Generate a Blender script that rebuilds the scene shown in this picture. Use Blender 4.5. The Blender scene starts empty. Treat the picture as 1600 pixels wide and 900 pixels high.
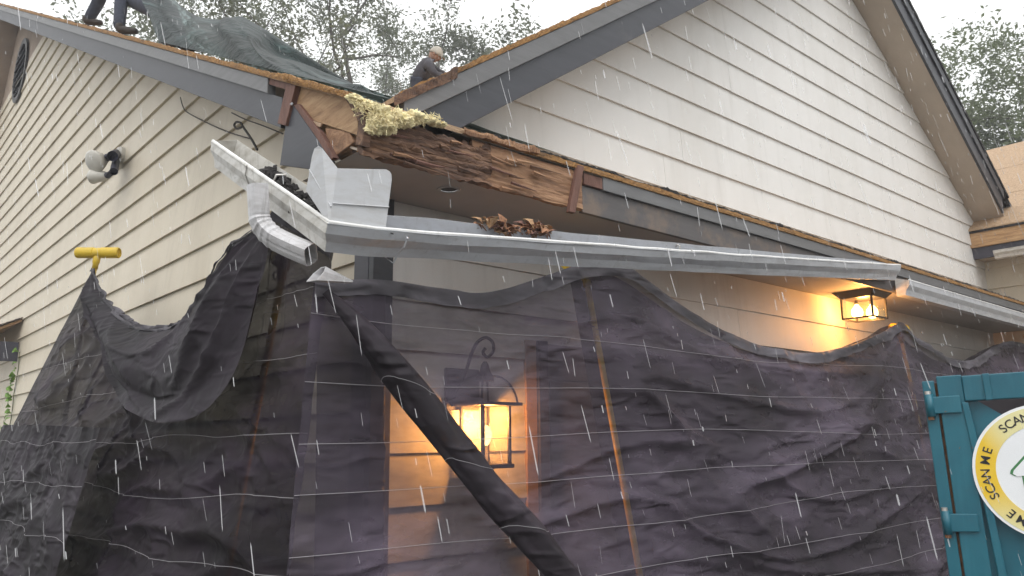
import bpy, bmesh, math, random
from mathutils import Vector as V, Matrix, noise as NZ
random.seed(7)
S = bpy.context.scene
COL = S.collection
# ------------------------------------------------------------------ camera
F = 1240.0                                           # focal length in photo pixels (1600 wide)
def _ray(px, py): return V((px - 800.0, -(py - 450.0), -F))
_X = _ray(2240, 673).normalized(); _Y0 = _ray(-307, 700); _Y = (_Y0 - _Y0.dot(_X) * _X).normalized(); _Z = _X.cross(_Y)
ROT = Matrix((_X, _Y, _Z))                            # x runs along the eave wall, y along the gable wall
CAM = V((-2.211, -3.633, 1.6))
cd = bpy.data.cameras.new('camera'); cam = bpy.data.objects.new('camera', cd); COL.objects.link(cam)
cam.matrix_world = Matrix.Translation(CAM) @ ROT.to_4x4()
cd.sensor_width = 36.0; cd.lens = 36.0 * F / 1600.0; cd.clip_start = 0.05; cd.clip_end = 500
S.camera = cam
# ------------------------------------------------------------------ sky, sun, exposure (overcast rain)
W = bpy.data.worlds.new('World'); S.world = W; W.use_nodes = True
nt = W.node_tree; nt.nodes.clear()
wo = nt.nodes.new('ShaderNodeOutputWorld'); bg = nt.nodes.new('ShaderNodeBackground')
sk = nt.nodes.new('ShaderNodeTexSky'); sk.sky_type = 'NISHITA'; sk.sun_disc = False
SUN_EL, SUN_AZ = math.radians(58), math.radians(215)
sk.sun_elevation = SUN_EL; sk.sun_rotation = SUN_AZ; sk.dust_density = 4; sk.air_density = 1.5
hs = nt.nodes.new('ShaderNodeHueSaturation'); hs.inputs['Saturation'].default_value = 0.10
mx = nt.nodes.new('ShaderNodeMix'); mx.data_type = 'RGBA'; mx.inputs[0].default_value = 0.75
mx.inputs[7].default_value = (10.4, 10.5, 10.5, 1)      # cloud deck
nt.links.new(sk.outputs[0], hs.inputs['Color']); nt.links.new(hs.outputs[0], mx.inputs[6])
# overcast deck: brighter overhead than at the horizon
wt = nt.nodes.new('ShaderNodeTexCoord'); sx_ = nt.nodes.new('ShaderNodeSeparateXYZ'); nt.links.new(wt.outputs['Generated'], sx_.inputs[0])
mr = nt.nodes.new('ShaderNodeMapRange'); mr.inputs['From Min'].default_value = 0; mr.inputs['From Max'].default_value = 1; mr.inputs['To Min'].default_value = .86; mr.inputs['To Max'].default_value = 1.55
nt.links.new(sx_.outputs['Z'], mr.inputs['Value'])
vm = nt.nodes.new('ShaderNodeVectorMath'); vm.operation = 'SCALE'; nt.links.new(mx.outputs[2], vm.inputs[0]); nt.links.new(mr.outputs[0], vm.inputs['Scale'])
nt.links.new(vm.outputs[0], bg.inputs[0]); bg.inputs[1].default_value = 0.10
nt.links.new(bg.outputs[0], wo.inputs[0])
sd = bpy.data.lights.new('sun', 'SUN'); sd.energy = 0.7; sd.angle = math.radians(40); sd.color = (1, .97, .93)
sun = bpy.data.objects.new('sun', sd); COL.objects.link(sun)
dirv = V((-0.45, -0.62, 0.95)).normalized()
sun.rotation_euler = dirv.to_track_quat('Z', 'Y').to_euler()
S.view_settings.view_transform = 'Standard'; S.view_settings.look = 'None'
S.view_settings.exposure = 0.56; S.view_settings.gamma = 1.0; S.view_settings.use_curve_mapping = False
S.render.engine = 'CYCLES'; S.cycles.max_bounces = 5; S.cycles.diffuse_bounces = 3; S.cycles.volume_bounces = 0; S.cycles.glossy_bounces = 2; S.cycles.transparent_max_bounces = 16
S.cycles.use_adaptive_sampling = True; S.cycles.adaptive_threshold = 0.02; S.cycles.caustics_reflective = False; S.cycles.caustics_refractive = False
S.cycles.use_denoising = True; S.cycles.sample_clamp_indirect = 6

# ------------------------------------------------------------------ placing helpers
def D(px, py): return ROT @ _ray(px, py)
def onX(px, py, x): d = D(px, py); return CAM + d * ((x - CAM.x) / d.x)
def onY(px, py, y): d = D(px, py); return CAM + d * ((y - CAM.y) / d.y)
def onZ(px, py, z): d = D(px, py); return CAM + d * ((z - CAM.z) / d.z)
def atD(px, py, dep): return CAM + D(px, py) * (dep / F)
def fbm(p, o=4): return NZ.fractal(p, 1.0, 2.0, o)
def lerp(a, b, t): return a + (b - a) * t

# ------------------------------------------------------------------ materials
MATS = {}
def newmat(name):
    m = bpy.data.materials.new(name); m.use_nodes = True
    t = m.node_tree; b = t.nodes['Principled BSDF']; MATS[name] = m
    return m, t, b
def coord(t, scale=(1, 1, 1)):
    tc = t.nodes.new('ShaderNodeTexCoord'); mp = t.nodes.new('ShaderNodeMapping'); mp.inputs['Scale'].default_value = scale
    t.links.new(tc.outputs['Object'], mp.inputs[0]); return mp.outputs[0]
def nz(t, co, scale, detail=4, rough=.6, dist=0):
    n = t.nodes.new('ShaderNodeTexNoise'); n.inputs['Scale'].default_value = scale; n.inputs['Detail'].default_value = detail
    n.inputs['Roughness'].default_value = rough; n.inputs['Distortion'].default_value = dist
    t.links.new(co, n.inputs['Vector']); return n.outputs['Fac']
def ramp(t, fac, stops):
    r = t.nodes.new('ShaderNodeValToRGB'); e = r.color_ramp.elements
    while len(e) < len(stops): e.new(0.5)
    for i, (p, c) in enumerate(stops): e[i].position = p; e[i].color = (*c, 1) if len(c) == 3 else c
    t.links.new(fac, r.inputs[0]); return r.outputs[0]
def mixc(t, fac, a, b, mode='MIX'):
    m = t.nodes.new('ShaderNodeMix'); m.data_type = 'RGBA'; m.blend_type = mode
    if isinstance(fac, (int, float)): m.inputs[0].default_value = fac
    else: t.links.new(fac, m.inputs[0])
    for s, k in ((a, 6), (b, 7)):
        if isinstance(s, tuple): m.inputs[k].default_value = (*s, 1)
        else: t.links.new(s, m.inputs[k])
    return m.outputs[2]
def bump(t, b, h, strength=.3, dist=.01):
    n = t.nodes.new('ShaderNodeBump'); n.inputs['Strength'].default_value = strength; n.inputs['Distance'].default_value = dist
    t.links.new(h, n.inputs['Height']); t.links.new(n.outputs[0], b.inputs['Normal'])
def simple(name, c, rough=.6, var=.25, scale=6, bmp=.15, metal=0, stretch=(1, 1, 1), spec=.5, bscale=None):
    m, t, b = newmat(name); co = coord(t, stretch)
    f = nz(t, co, scale)
    t.links.new(ramp(t, f, [(.3, tuple(x * (1 - var) for x in c)), (.7, tuple(min(1, x * (1 + var)) for x in c))]), b.inputs['Base Color'])
    b.inputs['Roughness'].default_value = rough; b.inputs['Metallic'].default_value = metal
    b.inputs['Specular IOR Level'].default_value = spec
    if bmp: bump(t, b, nz(t, co, bscale or scale * 6), bmp, .006)
    return m
def siding(name, c, dirt):
    m, t, b = newmat(name); co = coord(t)
    grime = nz(t, coord(t, (1.3, 1.3, .35)), 1.6, 4, .65)
    streak = nz(t, coord(t, (9, 9, .5)), 1.5, 3, .6)
    blot = nz(t, co, .55, 2)
    c1 = mixc(t, ramp(t, grime, [(.40, (0, 0, 0)), (.80, (.65, .65, .65))]), c, dirt)
    c2 = mixc(t, ramp(t, streak, [(.54, (0, 0, 0)), (.80, (.32, .32, .32))]), c1, tuple(x * .72 for x in dirt))
    c3 = mixc(t, ramp(t, blot, [(.35, (0, 0, 0)), (.75, (.5, .5, .5))]), c2, tuple(min(1, x * 1.08) for x in c))
    t.links.new(c3, b.inputs['Base Color']); b.inputs['Roughness'].default_value = .55
    bump(t, b, nz(t, coord(t, (2, 2, 22)), 7, 3), .12, .004)
    return m
siding('cream_siding', (.655, .585, .465), (.50, .43, .32))
siding('white_siding', (.72, .705, .68), (.56, .535, .49))
simple('plain_gable_panel', (.36, .28, .22), .8, .15, 2)
def painted(name, c, wear=(.30, .24, .2), amt=.62):
    m, t, b = newmat(name); co = coord(t)
    f = nz(t, coord(t, (1, 1, 1)), 2.2, 8, .7); g = nz(t, coord(t, (1.5, 1.5, 12)), 3, 6)
    base = ramp(t, g, [(.3, tuple(x * .86 for x in c)), (.7, tuple(x * 1.12 for x in c))])
    t.links.new(mixc(t, ramp(t, f, [(amt, (0, 0, 0)), (amt + .12, (.7, .7, .7))]), base, wear), b.inputs['Base Color'])
    b.inputs['Roughness'].default_value = .5; bump(t, b, g, .18, .004)
    return m
painted('slate_paint', (.042, .044, .054), (.082, .078, .082), .60)
painted('grey_paint', (.14, .14, .143), (.33, .27, .21), .66)
painted('dark_paint', (.045, .043, .06), (.07, .06, .07), .8)
painted('stained_paint', (.085, .078, .078), (.20, .14, .10), .50)
simple('soffit_paint', (.42, .41, .41), .7, .07, 3, .08)
simple('gable_soffit_paint', (.47, .395, .32), .7, .10, 1.6, .08)
def wood(name, dark, mid, light, st=(1, 1, 1), rot=.45, scale=5):
    m, t, b = newmat(name)
    g = nz(t, coord(t, st), scale, 9, .68, .6); k = nz(t, coord(t), 3.2, 6, .65); w = nz(t, coord(t), 9, 5)
    c1 = ramp(t, g, [(.28, dark), (.5, mid), (.74, light)])
    c2 = mixc(t, ramp(t, k, [(rot, (0, 0, 0)), (rot + .2, (.9, .9, .9))]), c1, tuple(x * .45 for x in dark))
    c3 = mixc(t, ramp(t, w, [(.62, (0, 0, 0)), (.8, (.5, .5, .5))]), c2, light)
    t.links.new(c3, b.inputs['Base Color']); b.inputs['Roughness'].default_value = .75
    bump(t, b, g, .7, .012); return m
wood('rotten_wood', (.028, .016, .012), (.12, .062, .038), (.34, .195, .11), (1, 5, 8), .53)
wood('bare_wood', (.20, .11, .055), (.38, .23, .12), (.52, .35, .2), (3, 1, 6), .66)
wood('raw_fascia', (.10, .05, .03), (.28, .15, .08), (.48, .29, .165), (.7, 3, 5), .62)
wood('red_wood', (.08, .036, .028), (.15, .07, .05), (.21, .11, .085), (4, 4, 1), .7)
wood('deck_edge', (.09, .045, .02), (.30, .15, .045), (.52, .29, .09), (4, 4, 18), .55, 9)
wood('osb', (.26, .17, .10), (.40, .27, .165), (.52, .37, .24), (3, 9, 9), .82, 5)
wood('ply_fascia', (.24, .13, .06), (.46, .27, .13), (.58, .38, .2), (5, .7, 8), .8)
simple('felt', (.022, .02, .02), .95, .4, 8, .5)
def metal_paint(name, c, dirt, amt):
    m, t, b = newmat(name)
    g = nz(t, coord(t, (2, 2, 7)), 3.2, 5, .7); k = nz(t, coord(t, (14, 14, 1.2)), 2, 3, .6); d = nz(t, coord(t), 1.4, 3)
    c1 = mixc(t, ramp(t, g, [(.45, (0, 0, 0)), (.8, (amt,) * 3)]), c, dirt)
    t.links.new(mixc(t, ramp(t, k, [(.58, (0, 0, 0)), (.8, (amt * .8,) * 3)]), c1, tuple(x * .7 for x in dirt)), b.inputs['Base Color'])
    t.links.new(ramp(t, g, [(.3, (.24,) * 3), (.7, (.5,) * 3)]), b.inputs['Roughness']); bump(t, b, d, .5, .03)
metal_paint('gutter_paint', (.52, .535, .57), (.34, .33, .33), .6)
metal_paint('sheet_metal', (.50, .51, .53), (.33, .31, .28), .6)
metal_paint('gutter_lip', (.80, .80, .79), (.45, .42, .36), .55)  # lip paler, trough darker: light on their faces put into the colour
metal_paint('gutter_old', (.62, .605, .57), (.28, .25, .19), .8)
simple('gutter_inside', (.33, .32, .30), .55, .25, 7, .2)
metal_paint('downspout_paint', (.60, .595, .61), (.30, .28, .27), .8)
simple('yellow_plastic', (.64, .44, .03), .4, .12, 8, .08)
simple('steel', (.55, .53, .5), .35, .2, 20, .1, .8)
simple('black_metal', (.018, .017, .018), .45, .3, 20, .2)
simple('dark_plastic', (.03, .03, .05), .5, .2, 20, .1)
simple('light_plastic', (.55, .53, .48), .45, .08, 10, .05)
simple('wire', (.03, .025, .02), .6, .2, 20, 0)
simple('insulation', (.93, .77, .46), .95, .18, 24, .6, bscale=110)
simple('shingle', (.20, .165, .14), .95, .45, 40, .8)
simple('leaf_green', (.16, .30, .05), .6, .35, 9, .2)
simple('stem', (.09, .10, .04), .8, .3, 9, .2)
simple('bark', (.07, .06, .05), .95, .3, 8, .6, stretch=(3, 3, .6))
simple('dead_leaf', (.30, .15, .08), .8, .55, 18, .4)
simple('denim', (.03, .035, .055), .9, .35, 25, .4)
simple('navy_cloth', (.022, .025, .045), .9, .35, 14, .5)
simple('grey_shirt', (.055, .052, .062), .9, .35, 12, .4)
simple('boot', (.035, .025, .02), .7, .3, 20, .3)
simple('skin', (.32, .18, .12), .55, .1, 20, .1)
simple('cap_cloth', (.42, .39, .34), .9, .12, 20, .2)
simple('concrete', (.11, .108, .10), .85, .25, 1.5, .3)
simple('shade_tone', (.13, .12, .125), .6, .15, 2, .1)  # shade on the wall behind the net put into a dark colour
simple('brown_trim', (.40, .27, .17), .6, .15, 4, .15)
simple('teal_shadow', (.01, .05, .07), .6, .2, 4, .1)
simple('sticker_white', (.80, .82, .84), .35, .03, 4, 0)
simple('sticker_green', (.05, .20, .07), .4, .05, 4, 0)
simple('sticker_black', (.02, .02, .02), .4, .05, 4, 0)
simple('shaded_steel', (.025, .02, .024), .8, .3, 6, .3)  # near-black: shade inside the dumpster put into the colour
simple('rust', (.16, .075, .035), .9, .5, 25, .5)
simple('brick_paint', (.30, .17, .12), .9, .25, 6, .3)
def teal():
    m, t, b = newmat('teal_paint'); co = coord(t)
    a = nz(t, co, 2.2, 6); s = nz(t, co, 16, 8, .75); d = nz(t, coord(t, (8, 8, .6)), 1.6, 5)
    c = ramp(t, a, [(.3, (.006, .08, .12)), (.7, (.012, .135, .185))])
    c = mixc(t, ramp(t, d, [(.55, (0, 0, 0)), (.8, (.35, .35, .35))]), c, (.05, .22, .28))
    c = mixc(t, ramp(t, s, [(.66, (0, 0, 0)), (.69, (.9, .9, .9))]), c, (.16, .09, .05))
    t.links.new(c, b.inputs['Base Color']); b.inputs['Roughness'].default_value = .38; bump(t, b, a, .25, .01)
teal()
def ring():
    m, t, b = newmat('sticker_yellow'); co = coord(t)
    g = t.nodes.new('ShaderNodeTexNoise'); g.inputs['Scale'].default_value = 2.4; g.inputs['Detail'].default_value = 0
    t.links.new(co, g.inputs[0])
    t.links.new(ramp(t, g.outputs['Fac'], [(.38, (.75, .70, .36)), (.55, (.78, .52, .03))]), b.inputs['Base Color']); b.inputs['Roughness'].default_value = .35
ring()
def net_mat(name, op, c, lo=.16, spec=.16):
    m, t, b = newmat(name); co = coord(t)
    def ridged(sc, scale, det):
        n = t.nodes.new('ShaderNodeTexNoise'); n.noise_type = 'RIDGED_MULTIFRACTAL'; n.inputs['Scale'].default_value = scale; n.inputs['Detail'].default_value = det
        n.inputs['Distortion'].default_value = .8; t.links.new(coord(t, sc), n.inputs['Vector']); return n.outputs['Fac']
    crease = ridged((1.3, 1.3, 4.5), 2.6, 2); fine = ridged((1, 1, 1.6), 9, 3)
    t.links.new(ramp(t, nz(t, coord(t, (.7, .7, 1.4)), 1.6, 4, .65), [(.34, tuple(x * .4 for x in c)), (.5, c), (.68, tuple(x * 2.1 for x in c))]), b.inputs['Base Color'])  # light and dark of the folds put into the colour as random patches
    b.inputs['Roughness'].default_value = .6; b.inputs['Specular IOR Level'].default_value = spec
    mixh = t.nodes.new('ShaderNodeMath'); mixh.operation = 'MULTIPLY_ADD'; mixh.inputs[1].default_value = .22
    t.links.new(fine, mixh.inputs[0]); t.links.new(crease, mixh.inputs[2])
    bump(t, b, mixh.outputs[0], .9, .035)
    tr = t.nodes.new('ShaderNodeBsdfTransparent'); ms = t.nodes.new('ShaderNodeMixShader')
    o = t.nodes['Material Output']
    t.links.new(ramp(t, nz(t, coord(t, (1, 1, 3)), 2.4, 4, .6), [(.3, (op - lo,) * 3), (.7, (min(1, op + lo * .6),) * 3)]), ms.inputs[0])
    t.links.new(tr.outputs[0], ms.inputs[1]); t.links.new(b.outputs[0], ms.inputs[2]); t.links.new(ms.outputs[0], o.inputs[0])
net_mat('debris_net', .78, (.050, .040, .056), .10, .22)
net_mat('debris_net_inner', .84, (.026, .019, .029), .1)
net_mat('debris_net_left', .945, (.014, .0095, .0155), .055, .10)
net_mat('rolled_net', .97, (.030, .024, .031), .03, .2)
net_mat('debris_net_double', .97, (.014, .010, .015), .04)
net_mat('net_hem', .95, (.07, .065, .075), .06)
simple('net_thread', (.30, .285, .30), .8, .15, 9, 0)
def clearish(name, c, op, rough=.1):
    m, t, b = newmat(name); b.inputs['Base Color'].default_value = (*c, 1); b.inputs['Roughness'].default_value = rough
    tr = t.nodes.new('ShaderNodeBsdfTransparent'); ms = t.nodes.new('ShaderNodeMixShader'); ms.inputs[0].default_value = op
    t.links.new(tr.outputs[0], ms.inputs[1]); t.links.new(b.outputs[0], ms.inputs[2]); t.links.new(ms.outputs[0], t.nodes['Material Output'].inputs[0])
    return m
clearish('lamp_glass', (.75, .7, .6), .05, .05)
clearish('rain_water', (.92, .93, .95), .28, .15)
def tarp_mat():
    m, t, b = newmat('tarp_plastic'); co = coord(t)
    f = nz(t, coord(t, (1, 1, 1.3)), 1.9, 5, .6, .5)
    t.links.new(ramp(t, f, [(.40, (.006, .011, .011)), (.60, (.018, .03, .03)), (.74, (.10, .15, .15))]), b.inputs['Base Color'])
    b.inputs['Specular IOR Level'].default_value = .15; b.inputs['Roughness'].default_value = .45; bump(t, b, f, .6, .12)
    tr = t.nodes.new('ShaderNodeBsdfTransparent'); tr.inputs[0].default_value = (.55, .72, .69, 1); ms = t.nodes.new('ShaderNodeMixShader'); ms.inputs[0].default_value = .80
    t.links.new(tr.outputs[0], ms.inputs[1]); t.links.new(b.outputs[0], ms.inputs[2]); t.links.new(ms.outputs[0], t.nodes['Material Output'].inputs[0])
tarp_mat()
def foliage(name, a, bcol):
    m, t, b = newmat(name)
    t.links.new(ramp(t, nz(t, coord(t), 1.3, 6), [(.3, a), (.7, bcol)]), b.inputs['Base Color']); b.inputs['Roughness'].default_value = .6
    tl = t.nodes.new('ShaderNodeBsdfTranslucent'); tl.inputs[0].default_value = (bcol[0] * 1.3, bcol[1] * 1.4, bcol[2], 1)
    ms = t.nodes.new('ShaderNodeMixShader'); ms.inputs[0].default_value = .35
    t.links.new(b.outputs[0], ms.inputs[1]); t.links.new(tl.outputs[0], ms.inputs[2]); t.links.new(ms.outputs[0], t.nodes['Material Output'].inputs[0])
foliage('oak_leaves', (.085, .095, .075), (.14, .15, .12))  # greying by the hazy distance is put into the leaf colours
foliage('side_leaves', (.085, .10, .06), (.13, .15, .09))
def glow(name, c, s):
    m = bpy.data.materials.new(name); m.use_nodes = True; t = m.node_tree; t.nodes.clear()
    e = t.nodes.new('ShaderNodeEmission'); e.inputs[0].default_value = (*c, 1); e.inputs[1].default_value = s
    o = t.nodes.new('ShaderNodeOutputMaterial'); t.links.new(e.outputs[0], o.inputs[0]); MATS[name] = m
glow('bulb_glow', (1, .62, .20), 9.0)

# ------------------------------------------------------------------ mesh helpers
class MB:
    def __init__(s): s.v = []; s.f = []
    def add(s, vs, fs):
        k = len(s.v); s.v += [V(p) for p in vs]; s.f += [[i + k for i in q] for q in fs]; return s
    def hexa(s, p):                                    # 8 corners: bottom ring 0-3, top ring 4-7
        return s.add(p, [(3, 2, 1, 0), (4, 5, 6, 7), (0, 1, 5, 4), (1, 2, 6, 5), (2, 3, 7, 6), (3, 0, 4, 7)])
    def box(s, a, b):
        (x0, y0, z0), (x1, y1, z1) = a, b
        return s.hexa([(x0, y0, z0), (x1, y0, z0), (x1, y1, z0), (x0, y1, z0), (x0, y0, z1), (x1, y0, z1), (x1, y1, z1), (x0, y1, z1)])
    def prism(s, poly, d):                             # polygon extruded by vector d
        n = len(poly); d = V(d); a = [V(p) for p in poly]
        return s.add(a + [p + d for p in a], [list(range(n))[::-1], list(range(n, 2 * n))] + [(i, (i + 1) % n, (i + 1) % n + n, i + n) for i in range(n)])
    def obox(s, c, u, v, w, su, sv, sw):
        c, u, v, w = V(c), V(u).normalized() * su / 2, V(v).normalized() * sv / 2, V(w).normalized() * sw / 2
        return s.hexa([c - u - v - w, c + u - v - w, c + u + v - w, c - u + v - w, c - u - v + w, c + u - v + w, c + u + v + w, c - u + v + w])
    def tube(s, path, r, n=8, cap=True, sect=None):
        path = [V(p) for p in path]; m = len(path); rs = r if isinstance(r, (list, tuple)) else [r] * m
        t0 = (path[1] - path[0]).normalized(); ref = V((0, 0, 1)) if abs(t0.z) < .9 else V((1, 0, 0))
        a = t0.cross(ref).normalized(); vs = []
        for i, p in enumerate(path):
            t = (path[min(i + 1, m - 1)] - path[max(i - 1, 0)]).normalized()
            a = (a - a.dot(t) * t).normalized(); b = t.cross(a)
            for k in range(n):
                if sect: sx, sy = sect[k]; vs.append(p + a * sx * rs[i] + b * sy * rs[i])
                else: th = 2 * math.pi * k / n; vs.append(p + a * math.cos(th) * rs[i] + b * math.sin(th) * rs[i])
        fs = [(i * n + k, i * n + (k + 1) % n, (i + 1) * n + (k + 1) % n, (i + 1) * n + k) for i in range(m - 1) for k in range(n)]
        if cap: fs += [list(range(n))[::-1], list(range((m - 1) * n, m * n))]
        return s.add(vs, fs)
    def lathe(s, prof, o, ax, n=16):                   # prof (radius, distance along ax)
        o, ax = V(o), V(ax).normalized(); ref = V((0, 0, 1)) if abs(ax.z) < .9 else V((1, 0, 0))
        a = ax.cross(ref).normalized(); b = ax.cross(a); vs = []
        for r, t in prof:
            for k in range(n): th = 2 * math.pi * k / n; vs.append(o + ax * t + (a * math.cos(th) + b * math.sin(th)) * max(r, 1e-4))
        m = len(prof)
        return s.add(vs, [(i * n + k, i * n + (k + 1) % n, (i + 1) * n + (k + 1) % n, (i + 1) * n + k) for i in range(m - 1) for k in range(n)] + [list(range(n))[::-1], list(range((m - 1) * n, m * n))])
    def ball(s, c, r, n=8, m=6, wob=0, seed=0):
        c = V(c); vs = []; r = V((r, r, r)) if isinstance(r, (int, float)) else V(r)
        for i in range(m + 1):
            ph = math.pi * i / m
            for k in range(n):
                th = 2 * math.pi * k / n; d = V((math.sin(ph) * math.cos(th), math.sin(ph) * math.sin(th), math.cos(ph)))
                q = 1 + (wob * NZ.noise(d * 1.7 + V((seed * 3.1, seed, -seed * 1.7))) if wob else 0)
                vs.append(c + V((d.x * r.x, d.y * r.y, d.z * r.z)) * q)
        return s.add(vs, [(i * n + k, (i + 1) * n + k, (i + 1) * n + (k + 1) % n, i * n + (k + 1) % n) for i in range(m) for k in range(n)])
    def grid(s, P):                                    # P[i][j] points
        a, b = len(P), len(P[0])
        return s.add([p for r in P for p in r], [(i * b + j, i * b + j + 1, (i + 1) * b + j + 1, (i + 1) * b + j) for i in range(a - 1) for j in range(b - 1)])
    def build(s, name, mat, parent=None, smooth=False, origin=None, bevel=0, solid=0):
        off = parent['_o'] if parent is not None else None
        off = V(off) if off is not None else (V(origin) if origin is not None else sum(s.v, V()) / len(s.v))
        me = bpy.data.meshes.new(name); me.from_pydata([p - off for p in s.v], [], s.f); me.update()
        bm = bmesh.new(); bm.from_mesh(me)
        if not solid: bmesh.ops.recalc_face_normals(bm, faces=bm.faces)
        bm.to_mesh(me); bm.free()
        if smooth: me.polygons.foreach_set('use_smooth', [True] * len(me.polygons))
        me.materials.append(MATS[mat]); o = bpy.data.objects.new(name, me); COL.objects.link(o)
        o['_o'] = tuple(off)
        if parent is not None: o.parent = parent
        else: o.location = off
        if bevel: bv = o.modifiers.new('bevel', 'BEVEL'); bv.width = bevel; bv.segments = 2; bv.limit_method = 'ANGLE'
        if solid: sm = o.modifiers.new('solid', 'SOLIDIFY'); sm.thickness = solid; sm.offset = 0
        return o
def thing(name, label, cat, loc, group=None):
    o = bpy.data.objects.new(name, None); COL.objects.link(o); o.location = V(loc); o['_o'] = tuple(loc); o.empty_display_size = .2
    return tag(o, label, cat, group)
def tag(o, label=None, cat=None, group=None, kind=None):
    if label: o['label'] = label
    if cat: o['category'] = cat
    if group: o['group'] = group
    if kind: o['kind'] = kind
    return o
def group_part(name, parent):                          # an Empty part that holds sub-parts
    o = bpy.data.objects.new(name, None); COL.objects.link(o); o['_o'] = tuple(parent['_o']); o.parent = parent; o.empty_display_size = .2; return o
def catmull(pts, n):
    pts = [V(p) for p in pts]; m = len(pts); out = []
    L = [0.0]
    for i in range(1, m): L.append(L[-1] + (pts[i] - pts[i - 1]).length)
    for k in range(n):
        s = L[-1] * k / (n - 1); i = 0
        while i < m - 2 and s > L[i + 1]: i += 1
        t = (s - L[i]) / max(1e-6, L[i + 1] - L[i]); p0 = pts[max(i - 1, 0)]; p1 = pts[i]; p2 = pts[i + 1]; p3 = pts[min(i + 2, m - 1)]
        out.append(.5 * ((2 * p1) + (p2 - p0) * t + (2 * p0 - 5 * p1 + 4 * p2 - p3) * t * t + (3 * p1 - p0 - 3 * p2 + p3) * t ** 3))
    return out

# ================================================================== SETTING
MB().box((-60, -60, -.3), (80, 80, 0)).build('ground', 'concrete', origin=(0, 0, 0))
bpy.data.objects['ground']['kind'] = 'structure'

# ================================================================== HOUSE
def zr(y): return 3.17 + .488 * (y + .6)               # top of the main roof deck
XO, YO = -.48, -.60                                    # rake and eave overhang
RIDGE_Y = 13.2
def gl(x): return 3.079 + .697 * x                     # underside of the cross gable, left slope
def gr(x): return 10.813 - .703 * x
PEAK_X = (10.813 - 3.079) / 1.40
house = thing('house', 'cream lap-sided house with slate grey trim and a torn-off eave corner', 'house', (4, 5, 0))
EX = .275
def lap(mb, a0, a1, b0, b1, z0, z1, axis, off=0.0):
    # a0,a1 bottom extent, b0,b1 top extent; board leans out at its lower edge
    o0, o1, back = (-.024 if axis == 'x' else -.031), -.006, .015
    if axis == 'x': f = lambda u, o, z: (u, o, z)
    else: f = lambda u, o, z: (o + off, u, z)
    mb.hexa([f(a0, o0, z0), f(a1, o0, z0), f(a1, back, z0), f(a0, back, z0), f(b0, o1, z1), f(b1, o1, z1), f(b1, back, z1), f(b0, back, z1)])
jr = random.Random(41)
def course(a0, a1, b0, b1, z0, z1, axis, mat, parent, off=0.0, lim=99):
    cuts = []; c = max(a0, b0) + jr.uniform(.9, 3.6)
    while c < min(a1, b1, lim) - .4: cuts.append(c); c += 3.66
    e0 = [a0] + [q + .0015 for q in cuts]; e1 = [q - .0015 for q in cuts] + [a1]; g0 = [b0] + e0[1:]; g1 = e1[:-1] + [b1]
    for p, q, r_, t_ in zip(e0, e1, g0, g1):
        mb = MB(); lap(mb, p, q, r_, t_, z0 + jr.uniform(-.0025, .0025), z1, axis, off + 0); mb.build('siding_board', mat, parent)
# gable-end wall (plane x = 0)
def soff(y): return zr(y) - .285
wl = MB().prism([(.016, .0, 0), (.016, RIDGE_Y * 2 - 1, 0), (.016, RIDGE_Y * 2 - 1, soff(0)), (.016, RIDGE_Y, soff(RIDGE_Y)), (.016, 0, soff(0))], (.10, 0, 0)).build('wall', 'cream_siding', house)
wl['label'] = 'gable end wall in cream lap siding'
rnd = random.Random(3)
z = 2.585 - EX * 9
while z < 8.15:
    z1 = z + EX + .01
    ys0 = max(.0, (z + .285 - 3.17) / .488 - .6) if z > soff(0) else .0
    ys1 = max(.0, (z1 + .285 - 3.17) / .488 - .6) if z1 > soff(0) else .0
    ye = 2 * RIDGE_Y - 1.2 - max(0, ys0)
    j = rnd.uniform(-.002, .002)
    course(ys0 + (.09 if ys0 == 0 else 0), ye, ys1 + (.09 if ys1 == 0 else 0), ye, max(z, .02), z1, 'y', 'cream_siding', wl, 0, 13)
    z += EX
ys = (8.15 + .285 - 3.17) / .488 - .6
MB().prism([(-.012, ys - .35, 8.155), (-.012, 2 * RIDGE_Y - ys, 8.155), (-.012, RIDGE_Y, soff(RIDGE_Y)), ], (.02, 0, 0)).build('gable_panel', 'plain_gable_panel', wl)
# eave wall and cross gable wall (plane y = 0)
wr = MB().box((0, .016, 0), (9.4, .12, 2.93)).build('wall', 'white_siding', house); wr['label'] = 'porch wall in white lap siding under the eave'
z = 2.64 - EX * 10
while z < 2.9:
    z1 = min(z + EX + .01, 2.915)
    if z > 2.2: course(.092, 9.38, .092, 9.38, max(z, .02), z1, 'x', 'white_siding', wr)
    else:
        mb = MB(); lap(mb, .092, 1.06, .092, 1.06, max(z, .02), z1, 'x'); mb.build('siding_board', 'white_siding', wr)
    z += EX
wg = MB().prism([(.35, .016, 3.34), (9.4, .016, 3.34), (9.4, .016, gr(9.4)), (PEAK_X, .016, gl(PEAK_X)), (.4, .016, gl(.4))], (0, .1, 0)).build('wall', 'white_siding', house); wg['label'] = 'cross gable wall in white lap siding'
z = 3.77 - .272 * 2
while z < 6.9:
    z0 = max(z, 3.35); z1 = min(z + .282, 6.9)
    if z1 > z0 + .03:
        lo = lambda q: (q - 3.079) / .697 + .0
        hi = lambda q: min(9.38, (10.813 - q) / .703)
        course(lo(z0), hi(z0), lo(z1), hi(z1), z0, z1, 'x', 'white_siding', wg)
    z += .272
# corner boards
MB().box((-.034, -.036, .02), (.09, .012, 2.92)).build('corner_board', 'slate_paint', house, bevel=.003)
MB().box((-.036, .013, .02), (.010, .165, 3.2)).build('corner_board', 'dark_paint', house, bevel=.003)
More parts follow.
